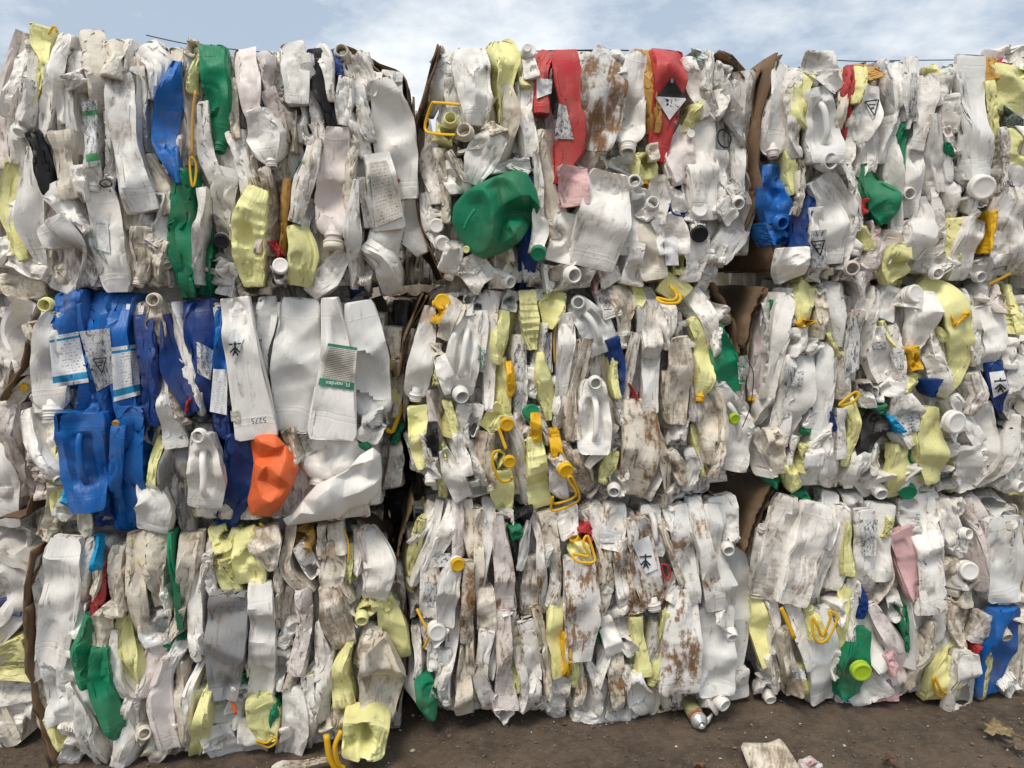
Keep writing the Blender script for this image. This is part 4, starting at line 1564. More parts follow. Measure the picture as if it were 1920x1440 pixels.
w 140/110 970,140 1030,290 d5 z4
w 60/85 930,370 925,690 d5 z5
g 55 880,350 880,470 d2 z6
y 80/95/80 930,670 920,850 945,1100 f d3 z6
Y 45/50 975,860 1000,1100 z7 d1
w 70/115/50 75,960 80,1100 190,1300 f d1 z3
G 105/125/60 165,1115 180,1220 210,1330 f z6 d3
w 100 240,920 240,835 CW z6 d1
I Y 9 130,710 165,780 195,850 165,940 z7
g 60/85 215,890 225,1060 d3 z4
w 55/45 125,840 155,1100 d6 z4
w 45 100,640 110,760 d6 z2
w 80/85/70 330,680 330,950 300,1170 d5 z5
g 90/75/70 290,960 295,1120 300,1260 n d2 z6
p 60 260,1080 240,1250 d4 z4
c 45/100/115 395,970 400,1180 410,1325 f d5 z6
c 60/45 445,860 462,1270 d7 z5
w 90/85/100 545,840 510,1060 520,1290 d5 z5
p 80/95/140 620,750 635,1000 640,1290 f d7 z7
w 110 600,1310 660,1340 d1 z6
w 45 568,820 570,1110 d4 z4
y 60/50 690,890 705,1190 d3 z4
w 90/70 655,740 640,860 d4 z6
w 110/115/135 765,810 790,1050 790,1315 f d6 z6
c 60/65/60 825,720 870,980 905,1220 d8 z6
w 60/55 715,840 745,1100 735,1290 d6 z5
w 120/115 970,1130 935,1350 d5 z5
g 100 790,760 800,830 d5 z4
c 70 700,760 710,900 d7 z4
w 100 880,1230 850,1290 d5 z2
K 100 980,1330 1040,1350 z1
R 1070 910 3.064
w 175/195/165 60,450 70,730 50,1000 f d5 z8 m
y 110/120 80,470 40,330 nY z6
R 75 85,235 130,325 z5
O Y 9 10,405 50,440 140,440 130,380 95,290 75,330 110,410 30,390 z10
w 150/130/60 100,140 180,260 225,430 d5 z5
w 140/145 265,120 240,370 f d5 z6
Q t 170,260 300,260 280,330 170,330
c 60/95/40 185,370 205,560 175,800 d7 z6
w 70/95 235,390 215,610 d5 z4
w 100/135/155 300,340 335,550 370,750 f d8 z7 m
w 120/155/150 385,190 430,450 480,700 n f d8 z8 m
Q d 350,330 450,290 500,480 430,510
T5 430,430 K
g 110 470,130 490,410 f h d2 z5
w 100/70 560,120 560,260 d4 z5
c 60/50/40 545,250 600,420 645,570 d8 z7
g 150/180/60 620,140 670,350 712,660 f d7 z6 m
w 100/90/135 730,100 780,350 850,730 f d6 z8
g 120/115/130 850,140 855,400 915,710 f d3 z7
w 150/140 870,70 910,300 f d1 z5
w 95 960,280 900,360 N d1 z7
g 140/155/125 960,400 985,700 950,1070 f d1 z5
O R 6 520,460 550,455 575,490 570,530 550,545 z6
w 65 645,550 575,670 d4 z6
w 150/225/235 670,630 640,850 625,1200 f d7 z8 m
g 230/240/200 830,730 830,950 840,1190 f d1 z6
w 90/80 880,740 920,850 Nw d2 z8
w 140/120 950,1080 975,1230 f d3 z5
w 140 780,1240 860,1240 N d4 z7
G 55 165,815 195,895 z4
w 80/115 195,780 265,970 f d0 z6
c 100/110/85 260,970 270,1120 285,1300 f d9 z7 m
y 90/85 400,770 400,1090 d2 z5
w 60/65 505,790 455,1090 d6 z6
y 50/60 560,730 490,1150 n d3 z6
w 80 310,900 360,990 n d3 z6
w 65 355,1050 315,1190 d5 z5
w 60/110/110 125,1040 170,1190 170,1310 d5 z5
w 60 205,950 185,1160 d3 z5
w 60/160/110 385,1090 400,1230 490,1340 n f d4 z7
w 200 220,1290 410,1310 d2 z4
w 90/60 30,1325 240,1375 d3 z6
c 60 40,1040 60,1260 d7 z5
y 60 5,990 25,1170 d3 z5
w 150/130 270,720 340,870 d3 z4
y 60 870,1270 910,1240 z4
K2 770,0 870,100 d40 z-3
@ C1
R 1390 80 3.0
K2 205,60 160,250 100,520 130,900 200,1270 d60 z2
K2 120,150 60,320 70,650 80,900 200,1280 d60 z-4
K2 225,70 175,220 130,420 d40 z1
K2 70,150 100,160 d50 z-8
w 100/125/145/140 245,110 220,300 195,500 190,610 np f d2 z6
w 70/85/50 325,165 270,320 270,520 d3 z4
y 120/140/110/45 370,165 350,280 340,390 375,470 d1 z5
g 130/185/150 470,65 480,170 540,270 x d5 z5
g 120/185/195/170 430,260 465,420 475,560 470,670 Ng f h z6 d1
w 80/85/70 330,420 310,540 320,640 d6 z6
y 50/45 270,555 270,850 d2 z4
c 80/70/50 335,650 340,800 310,960 d5 z5
B 100/170/175/130 170,690 205,850 215,960 215,1010 NB f z6 d3
B 170/140 210,1000 230,1130 z5 d3
D 70/110/100 395,820 345,1000 330,1170 z4 d3
w 145/160/140 290,1155 290,1240 290,1325 f d1 z7
w 80/100 430,930 435,1200 f d3 z5
Q m 390,1060 480,1050 475,1265 385,1265
T4 430,1150 K
R 40/75/40 625,135 610,340 585,530 z5 d3
c 60/55 600,145 560,350 545,490 d4 z4
y 75/70/50 650,130 665,220 650,340 z6 d1
M 110 690,105 755,200 d2 z5
w 105/140/80 745,240 720,400 695,540 f d2 z6
Q d 690,330 770,310 765,350 740,430
T4 735,360 K
w 100/95/60 790,105 860,250 895,350 d4 z4
g 170/140/110 900,105 920,300 895,470 d2 z5
g 70/85/80 975,85 970,250 960,430 d4 z6
Q k 955,170 990,170 985,410 945,410
w 85/115/95 1065,170 1040,400 995,590 f d5 z5
y 85/40 1055,130 1115,250 z4
g 85/70 1150,145 1160,340 d2 z4
w 70/60 1205,290 1185,500 d2 z5
g 180/150/145 1300,80 1340,400 1360,740 f d2 z8
g 60/50 1220,130 1275,350 1260,590 d3 z5
y 60/70/50 1415,220 1430,440 1450,650 d2 z4
y 190/210 1540,130 1520,370 f z4 d1
Q n 1475,350 1590,430 1590,470 1475,460
y 160/180 1570,480 1560,720 f z3 d1
M 50 1420,85 1425,200 z3
R 70 1455,120 1520,140 z2
w 130 1460,90 1620,60 d2 z0
w 75/70/60 640,390 620,600 600,700 d5 z4
w 70/80 755,440 770,720 d2 z4
g 50/48 822,420 822,670 d2 z5
w 42 852,420 838,650 d3 z4
w 90/95/55 715,530 715,640 685,750 d1 z5
G 50/130/185/60 735,680 750,800 810,900 825,1010 f z7 d3
G 55/85/40 925,450 900,620 912,790 z5 d3
w 55/80/70 855,530 870,750 905,1100 d2 z6
w 110/115/70 995,590 965,800 955,975 f d2 z5
w 60 930,770 935,850 N d3 z6
w 80/120/105 1085,410 1110,620 1115,830 d3 z5
g 50/45 1180,470 1175,780 d3 z4
p 50 1175,470 1220,640 d1 z5
G 24 1180,560 1180,640 z6
w 125 1375,920 1360,815 z5 d1
C1 w 1360,815 118 z10
w 55/75 1285,680 1272,800 cw d3 z6
w 105/90 1225,610 1240,770 d6 z5
K 60 1225,760 1240,860 z4
w 90/60 1290,860 1335,940 cw d2 z7
w 40/50/50 1490,480 1488,660 1490,830 d8 z6
T 1080 1490,798 30 0 K
w 95 1450,720 1405,870 d8 z4
w 170/190 1540,690 1490,1000 d1 z2
w 180/205/180 1580,810 1530,1020 1550,1240 f d7 z6
w 130/155/120 1335,1000 1290,1150 1220,1330 f d4 z7
Y 50/40 1415,950 1395,1180 z6 d1
g 90/145/120 425,785 520,950 530,1230 f d3 z5
w 110/95 490,730 570,850 625,1000 d2 z4
w 80/75 590,690 650,860 660,1050 d2 z5
w 130/120 600,1040 560,1270 d4 z5
w 120 685,1040 640,1190 d4 z4
p 140/130 720,1340 620,1270 Np d6 z7
p 55/115/85 755,1000 785,1120 750,1270 d3 z5
P 40 760,1060 790,1140 z6
y 60 700,1030 712,1170 d3 z3
c 85/80 860,1060 810,1240 d4 z5
y 60/155/150 925,1125 890,1230 890,1325 f z7 d1
w 45/155/120 1040,870 1040,990 975,1200 f d2 z7
w 90/115/110 1105,820 1125,1050 1075,1240 d3 z4
y 55/85 1195,990 1180,1230 d4 z5
w 70/75 1185,740 1205,980 d4 z4
w 115/100 1190,1210 1090,1295 N d4 z6
w 110 1080,1170 1030,1290 d3 z3
g 110/100 1450,1190 1430,1320 d3 z4
w 100 1350,1220 1330,1310 N d3 z4
w 50/60 935,1000 945,1150 n d5 z6
w 110 400,1280 480,1300 d3 z4
w 90 530,1280 480,1330 d4 z3
w 80 700,1200 760,1320 d5 z4
R 34 695,880 690,960 z5
W 1.6 540,100 700,105 900,100 1200,97 1420,95 z-20
W 1.6 1400,90 1600,55 z-40
@ C2
R 1390 500 3.13
K2 140,120 60,300 15,480 d50 z1
K2 165,130 80,310 30,520 d50 z-1
p 60/100/100/70 195,165 140,380 100,600 105,750 cY d2 z4
g 60/80 190,220 170,500 d2 z3
G 32 215,200 190,345 z4
w 100/95/60 265,170 235,420 185,770 d3 z5
y 140/120/75 405,100 370,220 380,380 d2 z5
Y 60 360,310 400,360 z7
w 70/60 290,130 305,340 d3 z4
w 120/130/60 340,360 345,440 300,525 d2 z6
c 80/75/60 490,140 490,280 480,420 d7 z5
w 60 460,110 500,150 d3 z5
g 130/125/60 570,100 580,280 555,460 d2 z4
w 70/95/100 290,530 270,780 225,1040 f d6 z5
Q k 260,560 320,600 280,880 230,890
w 110/155/60 400,525 350,800 270,1080 f d1 z7
Q k 310,620 370,610 350,720 290,700
g 60/115/85 500,460 490,700 465,1010 f d2 z5
g 50 405,515 475,440 d2 z6
y 40/45 515,390 545,540 z4
w 60/90 620,380 560,740 d5 z4
g 70/85/85 695,270 650,480 610,770 f d8 z6
Q k 645,300 700,300 690,600 610,650
w 115/100 730,90 740,310 d2 z4
w 60/62/50 795,130 770,350 745,570 d4 z5
g 110/115 880,120 855,310 f d3 z4
w 55/150/95 810,360 820,520 830,670 f d4 z5
Q k 770,440 850,440 850,490 770,480
y 32 845,320 880,470 z6
w 80/95/60 930,350 940,540 925,670 d5 z6
Q k 915,500 960,500 950,600 915,600
w 150/140 945,630 900,770 f d1 z5
y 100/55 930,80 975,210 d2 z4
w 100 1000,240 1000,165 Cw d1 z6
w 130/165/150/90 1075,150 1090,280 1070,400 1050,490 f d2 z6
y 110/150/150/160/60 1110,100 1250,200 1290,400 1310,560 1240,760 r f z7 d2
Y 80 1240,310 1325,275 z8
y 60/70 1175,320 1195,440 z5
Y 68/60 1020,475 1035,605 f z7 d1
w 95/120/70 1155,520 1170,640 1195,750 d3 z5
D 34 1125,670 1140,760 z6
y 60 1030,630 990,750 z5
w 90 1160,360 1150,540 d3 z4
w 65/95/65 1330,140 1380,400 1395,570 d4 z5
w 165/135/60 1475,240 1500,420 1455,610 f d2 z5
p 115/100 1510,110 1545,270 d6 z4
I Y 10 1455,105 1520,65 1580,35 z6
y 65/50 1595,110 1625,390 d1 z4
w 80 1440,90 1440,200 d2 z3
w 90/85/70 1385,630 1405,760 1370,870 d7 z6
D 90/110/60 1500,570 1515,700 1555,870 f z5 d3
Q d 1455,620 1540,610 1575,720 1480,770
T5 1520,690 K
K 50 1550,860 1560,950 z5
w 110/155/110 1430,810 1450,970 1480,1150 f d3 z4
g 95/80 1645,520 1620,750 d2 z4
w 70 1590,420 1570,600 d4 z3
w 130/180/160/90 960,765 965,860 980,950 1010,1050 f x d6 z7
Q k 890,880 1040,850 1050,960 940,1000
b 36 915,890 935,980 z9
w 120 1300,1020 1262,920 z5 d1
C1 w 1260,915 116 z10
w 90/105 1260,770 1330,900 1405,1040 d2 z5
y 90/150/165/100 1125,840 1110,980 1130,1120 1130,1265 f z7 d3
y 70/140/110 930,1050 945,1180 905,1340 f z6 d1
w 100/90 1020,1180 970,1310 CG z7 d1
G 85/50 995,1040 1012,1220 z4 d3
K 130/100/50 835,880 770,1000 710,1150 f z6 d4
G 80/70 785,785 840,860 z6 d3
w 90/75 740,680 740,830 x d7 z6
w 100 830,690 860,770 d2 z5
y 80/60/75 640,780 665,950 650,1170 d3 z5
O Y 9 580,815 640,800 690,760 670,740 600,790 z9
w 60/75 600,840 600,1120 d5 z5
w 95/115/100 545,920 540,1100 510,1270 n d3 z5
D 40 528,850 532,970 z5
w 80/75 445,850 418,960 cG z5 d2
w 60 490,960 420,1100 d2 z5
y 90/60 395,1050 365,1210 d2 z5
g 90/115/100 430,1070 425,1190 410,1290 f z5 d1
y 75/80 295,1170 325,1310 f d1 z6
w 80/60 180,780 110,930 d3 z4
y 40/50 65,890 125,1160 d3 z3
w 60/55 95,950 150,1230 d4 z5
c 80/115/60 185,960 215,1090 245,1225 f d4 z6
G 110 165,1200 255,1275 z3 d3
R 60 285,1055 355,1050 z4
w 60 330,1000 280,1160 d3 z4
w 100/110/90 750,1090 690,1200 650,1290 n d3 z5
w 85 800,1040 800,1220 d3 z4
w 130 880,1220 810,1315 N d2 z6
w 110/125 1000,1190 1045,1350 f d2 z5
w 125/110 1250,1040 1230,1200 x d3 z5
w 90 1205,1210 1235,1300 d6 z6
Q n 1170,1205 1240,1200 1235,1240 1170,1250
y 70/60 1295,1140 1260,1320 d3 z4
w 140/120 1350,1070 1340,1310 f d2 z6
w 100/60 1395,1090 1425,1260 d2 z4
w 55/70/60 1625,880 1560,1130 1425,1295 d5 z7
w 115 1540,1240 1610,1285 N d3 z6
w 90 1650,970 1600,1190 d3 z4
y 40 1560,1320 1680,1340 z3
w 120 740,1230 770,1320 d3 z3
w 120 1120,1280 1130,1350 d3 z4
K 60 690,330 720,420 z0
@ C3
R 1390 890 2.619
K2 150,55 70,220 20,380 d50 z0
K2 170,65 90,240 40,400 d50 z-2
w 130/155/135 235,120 190,370 135,615 f d6 z6
w 60/80/55 60,550 95,420 130,280 n d5 z5
G 75 300,85 350,190 z4 d3
w 125/145/145 375,155 325,380 250,630 f d5 z7
w 125/115/60 450,100 455,250 415,360 d4 z5
w 95/95 425,350 375,610 d6 z5
w 60/50 505,170 490,400 465,570 d4 z4
y 40/50 530,240 518,490 d3 z5
w 110/70 560,100 600,260 d3 z4
w 90/105/70 620,190 620,400 620,590 f d6 z6
Q k 580,220 670,220 660,400 600,400
w 130/115/90 705,160 690,330 690,510 f d4 z5
c 85/60 720,460 640,670 d8 z4
y 40 755,225 715,315 z6
D 42 588,550 600,710 z5
P 130/120/50 800,290 845,430 852,610 f z6 d1
w 135/135/145 900,125 940,350 930,670 f d5 z7
g 85 820,120 855,280 d2 z5
w 80/105/60 990,130 1040,260 1075,410 d4 z5
c 115/90 1015,430 1045,600 d7 z4
w 70 1080,380 1095,290 Nw z6 d2
w 105/80 1110,560 1108,468 Cw z6 d2
p 120/115/60 1140,140 1215,300 1195,570 d5 z5
w 70 1060,180 1100,150 n d4 z6
g 170/185/150 1290,220 1290,430 1290,610 f d2 z4
g 110/90 1210,100 1300,190 d4 z4
w 85 1330,240 1375,430 d5 z5
c 95/80 1140,510 1105,650 d6 z5
w 60 1010,180 990,420 d3 z4
y 55/105/45 65,590 100,750 125,940 f z5 d2
I Y 12 195,655 215,700 262,805 z8
w 60 150,630 195,890 d3 z4
c 90/85/75 235,780 245,930 250,1075 f d9 z6
Q k 240,940 310,960 320,1010 260,1000
w 80/95/60 255,630 320,780 345,950 d3 z5
y 70/80 385,820 373,690 cy z7 d1
O Y 8 345,700 360,800 390,825 430,800 470,700 430,670 440,710 400,790 370,730 z10
g 130/155/140 405,690 420,880 400,1110 f d2 z5
w 80 495,630 515,730 d3 z5
y 60/55 535,550 495,860 d2 z4
w 60/50 575,530 535,810 d3 z5
G 75/130/115 595,770 560,930 535,1085 f z6 d3
C1 l 592,970 84 z11
w 110/115/60 615,690 650,860 730,1010 f d1 z5
w 140/110 710,1020 530,1105 f d1 z5
w 90 510,880 495,1010 d3 z5
p 55/115/100 655,660 760,850 805,1100 f d3 z6
P 60 735,890 765,980 z7
P 60 650,1090 770,1100 z3
w 65/70 780,610 778,730 d1 z6
G 60/60/30 808,660 820,780 822,870 z5 d3
g 90/95/80 880,650 890,800 870,950 r f d2 z4
w 24 852,610 840,960 d2 z6
c 60/75/60 955,730 900,930 885,1050 d6 z6
w 110/105 995,630 1000,910 d3 z4
c 90/85 1100,890 1065,630 n d7 z5
y 50/135/150 1075,860 1010,1010 975,1095 f z5 d3
O Y 8 945,1010 960,1080 1000,1095 1020,1080 980,1060 950,1000 z8
w 100/125/160 1120,890 1105,1000 1085,1145 f x d4 z9
y 90/80 1195,890 1185,1090 d6 z4
B 160/190/150 1305,670 1290,880 1225,1085 f z6 d5
w 110 1240,700 1180,840 f d8 z6
c 60 1270,700 1290,780 N d6 z6
w 160/150 1380,1030 1280,1070 d1 z3
c 130 1360,590 1330,710 d5 z4
R 20 1165,850 1180,910 z6
w 60/75 150,900 195,1070 d4 z4
w 100 160,1030 135,1085 N d4 z4
y 60 300,950 312,1080 z4
w 90 560,1110 480,1110 d2 z4
"""
# ------------------------------------------------------------------ ground
def ground_h(x, y):
    base = -0.03 * max(0, min(1, (-x - .15) / .5)) - 0.02 * max(0, min(1, (x - .9) / .5))
    near = math.exp(-((x * x + (y - 2) ** 2) / 40.0))
    return base * near + near * (.008 * math.sin(x * 7.1 + y * 3.3) * math.sin(y * 6.3 - x * 2.1) + .005 * math.sin(x * 17 + y * 13) + .004 * math.sin(x * 29 - y * 23))


def build_ground():
    n = 150
    ts = np.linspace(-1, 1, n)
    ax = np.sign(ts) * (np.abs(ts) * 2.2 + (np.exp(np.abs(ts) ** 3 * 7.3) - 1))
    vs, fs = [], []
    for y in ax + 1.9:
        for x in ax:
            vs.append((x, y, ground_h(x, y) - .004))
    for j in range(n - 1):
        for i in range(n - 1):
            a = j * n + i
            fs.append((a, a + 1, a + n + 1, a + n))
    o = mesh_obj('ground', vs, fs, DIRT, None, Vector((0, 0, 0)))
    o['kind'] = 'structure'
    o['label'] = 'damp brown dirt ground strewn with grit'


build_ground()


def scatter(name, count, smin, smax, mat, label, region, seed):
    r = random.Random(seed)
    ico = bmesh.new()
    bmesh.ops.create_icosphere(ico, subdivisions=1, radius=1)
    iv, fi = [v.co.copy() for v in ico.verts], [tuple(v.index for v in f.verts) for f in ico.faces]
    ico.free()
    vs, fs = [], []
    for _ in range(count):
        x, y = r.uniform(*region[0]), r.uniform(*region[1])
        s = smin + (smax - smin) * r.random() ** 3
        sc = Vector((s * r.uniform(.6, 1.3), s * r.uniform(.6, 1.3), s * r.uniform(.2, .6)))
        R = Matrix.Rotation(r.uniform(0, 6), 3, 'Z') @ Matrix.Rotation(r.uniform(-.4, .4), 3, 'X')
        b0 = len(vs)
        c = Vector((x, y, ground_h(x, y) + s * .1))
        for v in iv:
            q = Vector((v.x * sc.x, v.y * sc.y, v.z * sc.z)) * r.uniform(.8, 1.15)
            vs.append(c + R @ q)
        fs += [tuple(b0 + k for k in f) for f in fi]
    o = mesh_obj(name, vs, fs, mat, None, Vector((0, 0, 0)), smooth=False)
    o['kind'] = 'stuff'
    o['label'] = label
    o['dirt'], o['mud'] = 1.0, .6


scatter('gravel', 3000, .001, .0085, STONE, 'fine grit and small stones pressed into the dirt', ((-2.6, 2.8), (1.45, 2.5)), 3)
scatter('pale_crumbs', 420, .001, .006, simple('pale_crumb', (0.5, 0.48, 0.44, 1), .8), 'pale plastic crumbs scattered on the dirt', ((-2.2, 2.6), (1.5, 2.5)), 5)

scatter('plastic_shreds', 45, .002, .008, PL['g'][1], 'small pale plastic shreds lying along the foot of the bales', ((-2.0, 2.6), (1.95, 2.6)), 9)

# ------------------------------------------------------------------ bales
BALES = {   # photo bounds of the front, label, mud
    'A1': ((0, 85, 770, 545), 'top bale with a bright blue jug and two green ones, left stack', .25),
    'A2': ((40, 552, 745, 985), 'middle bale with big blue canisters and an orange jug, left stack', .12),
    'A3': ((50, 1000, 760, 1425), 'bottom bale with a flat grey canister and a long green jug, left stack', .5),
    'B1': ((800, 100, 1410, 540), 'top bale with red jugs and a large crumpled green jug, centre stack', .35),
    'B2': ((765, 555, 1400, 938), 'middle bale with many pale yellow jugs and yellow handles, centre stack', .55),
    'B3': ((760, 945, 1395, 1345), 'bottom bale of rust-smeared white jugs, centre stack', .85),
    'C1': ((1430, 110, 2060, 525), 'top bale with a blue jug beside brown cardboard, right stack', .2),
    'C2': ((1415, 535, 2060, 922), 'middle bale with a long ribbed yellow jug, right stack', .3),
    'C3': ((1415, 930, 2060, 1312), 'bottom bale with a lime-capped green jug and a dark blue canister, right stack', .55),
    'G1': ((640, 190, 900, 545), 'top bale added behind the gap between left and centre stacks to block light', .3),  # G and H bales are added to keep sky light out of the gaps
    'G2': ((640, 545, 900, 945), 'middle bale added behind the gap between left and centre stacks to block light', .3),
    'G3': ((640, 945, 900, 1300), 'bottom bale added behind the gap between left and centre stacks to block light', .3),
    'H1': ((1300, 170, 1540, 540), 'top bale added behind the gap between centre and right stacks to block light', .3),
    'H2': ((1300, 540, 1540, 930), 'middle bale added behind the gap between centre and right stacks to block light', .3),
    'H3': ((1300, 930, 1540, 1280), 'bottom bale added behind the gap between centre and right stacks to block light', .3),
    'L1': ((-640, 120, -25, 545), 'top bale mostly outside the left edge of the picture', .3),
    'L2': ((-640, 560, 22, 985), 'middle bale cut off by the left edge of the picture', .4),
    'L3': ((-640, 1000, 36, 1405), 'bottom bale with yellow jugs cut off by the left edge', .4),
}
ROOT = {}
BACK = {'L': -.10, 'G': -.85, 'H': -.85}      # how far behind the others a bale stands
for key, (bd, lab, mud) in BALES.items():
    e = bpy.data.objects.new('plastic_bale', None)
    e.empty_display_size = .2
    COL.objects.link(e)
    back = BACK.get(key[0], 0)
    e.location = wall_pt((bd[0] + bd[2]) / 2, bd[3], back) - NRM * .4
    e['label'] = lab
    e['category'] = 'bale'
    e['group'] = 'baled plastic jugs stacked in a wall'
    ROOT[key] = e


def roll(key, px, py):
    x0, y0, x1, y1 = BALES[key][0]
    ex = max(0, min(1, min(px - x0, x1 - px) / 60.0))
    ey = max(0, min(1, min(py - y0, y1 - py) / 40.0))
    back = BACK.get(key[0], 0)
    return -.09 * (1 - ex) ** 2 - .05 * (1 - ey) ** 2 + back


_norm = {}


def filler(key, o0, ax, nrm, w, d, L, col, kind=None):
    """a jug of the inner layers: shares its mesh with other inner jugs"""
    p = random.choice([q_ for q_ in PROTO if kind is None or (q_['kind'] == kind and not q_['neck'])])
    k = (id(p), col)
    if k not in _norm:
        q = p['q'].copy()
        q[..., 1] -= .5
        q[..., 2] -= .5
        _norm[k] = jug_mesh('jug', q, PL[col][1], p['neck'])
    o = bpy.data.objects.new('jug', _norm[k])
    link(o, ROOT[key])
    up = ax[1]
    M = Matrix((ax[0], -nrm, up)).transposed()
    if M.determinant() < 0:
        M = Matrix((-ax[0], -nrm, up)).transposed()
    tilt = Matrix.Rotation(random.uniform(-.14, .14), 3, nrm)
    o.rotation_euler = (tilt @ M).to_euler()
    o.scale = (w, d, L)
    o.location = o0 - nrm * d * .5 - gpos(ROOT[key])
    o['dirt'], o['mud'] = random.uniform(.3, .9), BALES[key][2] * random.uniform(.3, 1)
    return o


FILLCOL = 'wwwwwwgggcccccpy'


def fill_bale(key):
    x0, y0, x1, y1 = BALES[key][0]
    up = Vector((0, 0, 1))
    back = BACK.get(key[0], 0)
    zt, zb = wall_pt(x0, y0, back).z, wall_pt(x0, y1, back).z
    # folded jugs showing between the front ones
    x = x0 + 22
    while x < x1 - 26:
        w = random.uniform(24, 46)
        rows = random.choice([2, 2, 3])
        cuts = [0] + sorted(random.uniform(.3, .7) if rows == 2 else random.uniform(.22 + .35 * k, .43 + .35 * k) for k in range(rows - 1)) + [1]
        for k in range(rows):
            ya, yb = y0 + 22 + (y1 - y0 - 34) * cuts[k], y0 + 22 + (y1 - y0 - 34) * cuts[k + 1]
            ym = (ya + yb) / 2
            cxd, cyd = min(x + w / 2 - x0, x1 - x - w / 2), min(ya - y0, y1 - yb)
            if cxd < 95 and key[0] in 'ABC':          # rounded corners of the bale
                cut = (95 - max(cxd, 20)) * .9
                ya, yb = max(ya, y0 + cut), min(yb, y1 - cut)
                if yb - ya < 50:
                    continue
                ym = (ya + yb) / 2
            off = -.004 + roll(key, x + w / 2, ym) - random.random() * .03
            p = wall_pt(x + w / 2, ym, off)
            L = (wall_pt(x, ya, off) - wall_pt(x, yb, off)).length * random.uniform(1.0, 1.1)
            filler(key, p, (ALONG, up), NRM, w * .0023, random.uniform(.1, .16), L, random.choice(FILLCOL), 'E')
        x += w * .92
    # a second layer behind, reaching over the joints between the bales
    if key[0] in 'ABCL':
        x = x0 + 55
        while x < x1 - 130:
            w = random.uniform(60, 90)
            for k in range(2):
                ty = y0 + 45 if key[1] == '1' else y0 - 14
                ya, yb = ty + (y1 + 12 - ty) * k / 2, ty + (y1 + 12 - ty) * (k + 1) / 2
                off = back - .10 - random.random() * .04
                p = wall_pt(x + w / 2, (ya + yb) / 2, off)
                L = (wall_pt(x, ya, off) - wall_pt(x, yb, off)).length * 1.03
                filler(key, p, (ALONG, up), NRM, w * .0022, .15, L, random.choice(FILLCOL))
            x += w * .9
    # outer sides
    pl, pr = wall_pt(x0, (y0 + y1) / 2, back), wall_pt(x1, (y0 + y1) / 2, back)
    hh = abs(zt - zb)
    for side, p in ((-1, pl), (1, pr)):
        if (key[0] == 'L' and side < 0) or (key[0] == 'C' and side > 0) or key[0] in 'GH':
            continue
        for dep in (.14, .27, .4, .53):
            for k in range(2):
                c = p - NRM * dep + ALONG * (-side * random.uniform(.07, .09))
                c.z = zb + hh * (.27 + .46 * k)
                filler(key, c, (-NRM if side > 0 else NRM, up), ALONG * side, .15, .09, hh * .44, random.choice(FILLCOL))
    # packed inside
    n = 7
    A = wall_pt(x0, y1, back); B = wall_pt(x1, y1, back)
    W = (B - A).length - .34
    A = A + ALONG * .17 - NRM * .42
    A.z = zb - .02
    bm = bmesh.new()
    bmesh.ops.create_cube(bm, size=1)
    bmesh.ops.subdivide_edges(bm, edges=bm.edges[:], cuts=n, use_grid_fill=True)
    for v in bm.verts:
        u, t, z = v.co.x + .5, v.co.y + .5, v.co.z + .5
        j = Vector((random.uniform(-1, 1), random.uniform(-1, 1), random.uniform(-.6, .6))) * .02
        v.co = A + ALONG * (W * u) - NRM * (.55 * t) + Vector((0, 0, (hh - .015) * z)) + j - gpos(ROOT[key])
    me = bpy.data.meshes.new('packed_core')
    bm.to_mesh(me)
    bm.free()
    me.materials.append(PL['c'][1])
    o = bpy.data.objects.new('packed_core', me)
    link(o, ROOT[key])
    o['dirt'], o['mud'] = .8, .5


for key in BALES:
    fill_bale(key)

# jugs just outside the frame, and the bales cut off on the left
for key in ('L1', 'L2', 'L3', 'C1', 'C2', 'C3'):
    x0, y0, x1, y1 = BALES[key][0]
    xa, xb = (1925, x1 - 20) if key[0] == 'C' else (x0 + 30, -30)
    x = xa
    while x < xb:
        w = random.uniform(50, 100)
        for k in range(2):
            h = (y1 - y0) / 2
            ya, yb = y0 + h * k + random.uniform(-5, 15), y0 + h * (k + 1) + random.uniform(-15, 10)
            pts = [wall_pt(x + random.uniform(0, w), yy, roll(key, x + w / 2, yy) + random.uniform(0, .03)) for yy in (ya, (ya + yb) / 2, yb)]
            jug(ROOT[key], pts, [w * .0016 * random.uniform(.7, 1.3) for _ in range(3)], random.choice(FILLCOL), face=random.random() < .3,
                neck=None, dirt=random.uniform(.2, .7), mud=BALES[key][2] * .5)
        x += w * .85


INKS = {'K': INK, 'c': INKW, 'G': PL['G'][1]}


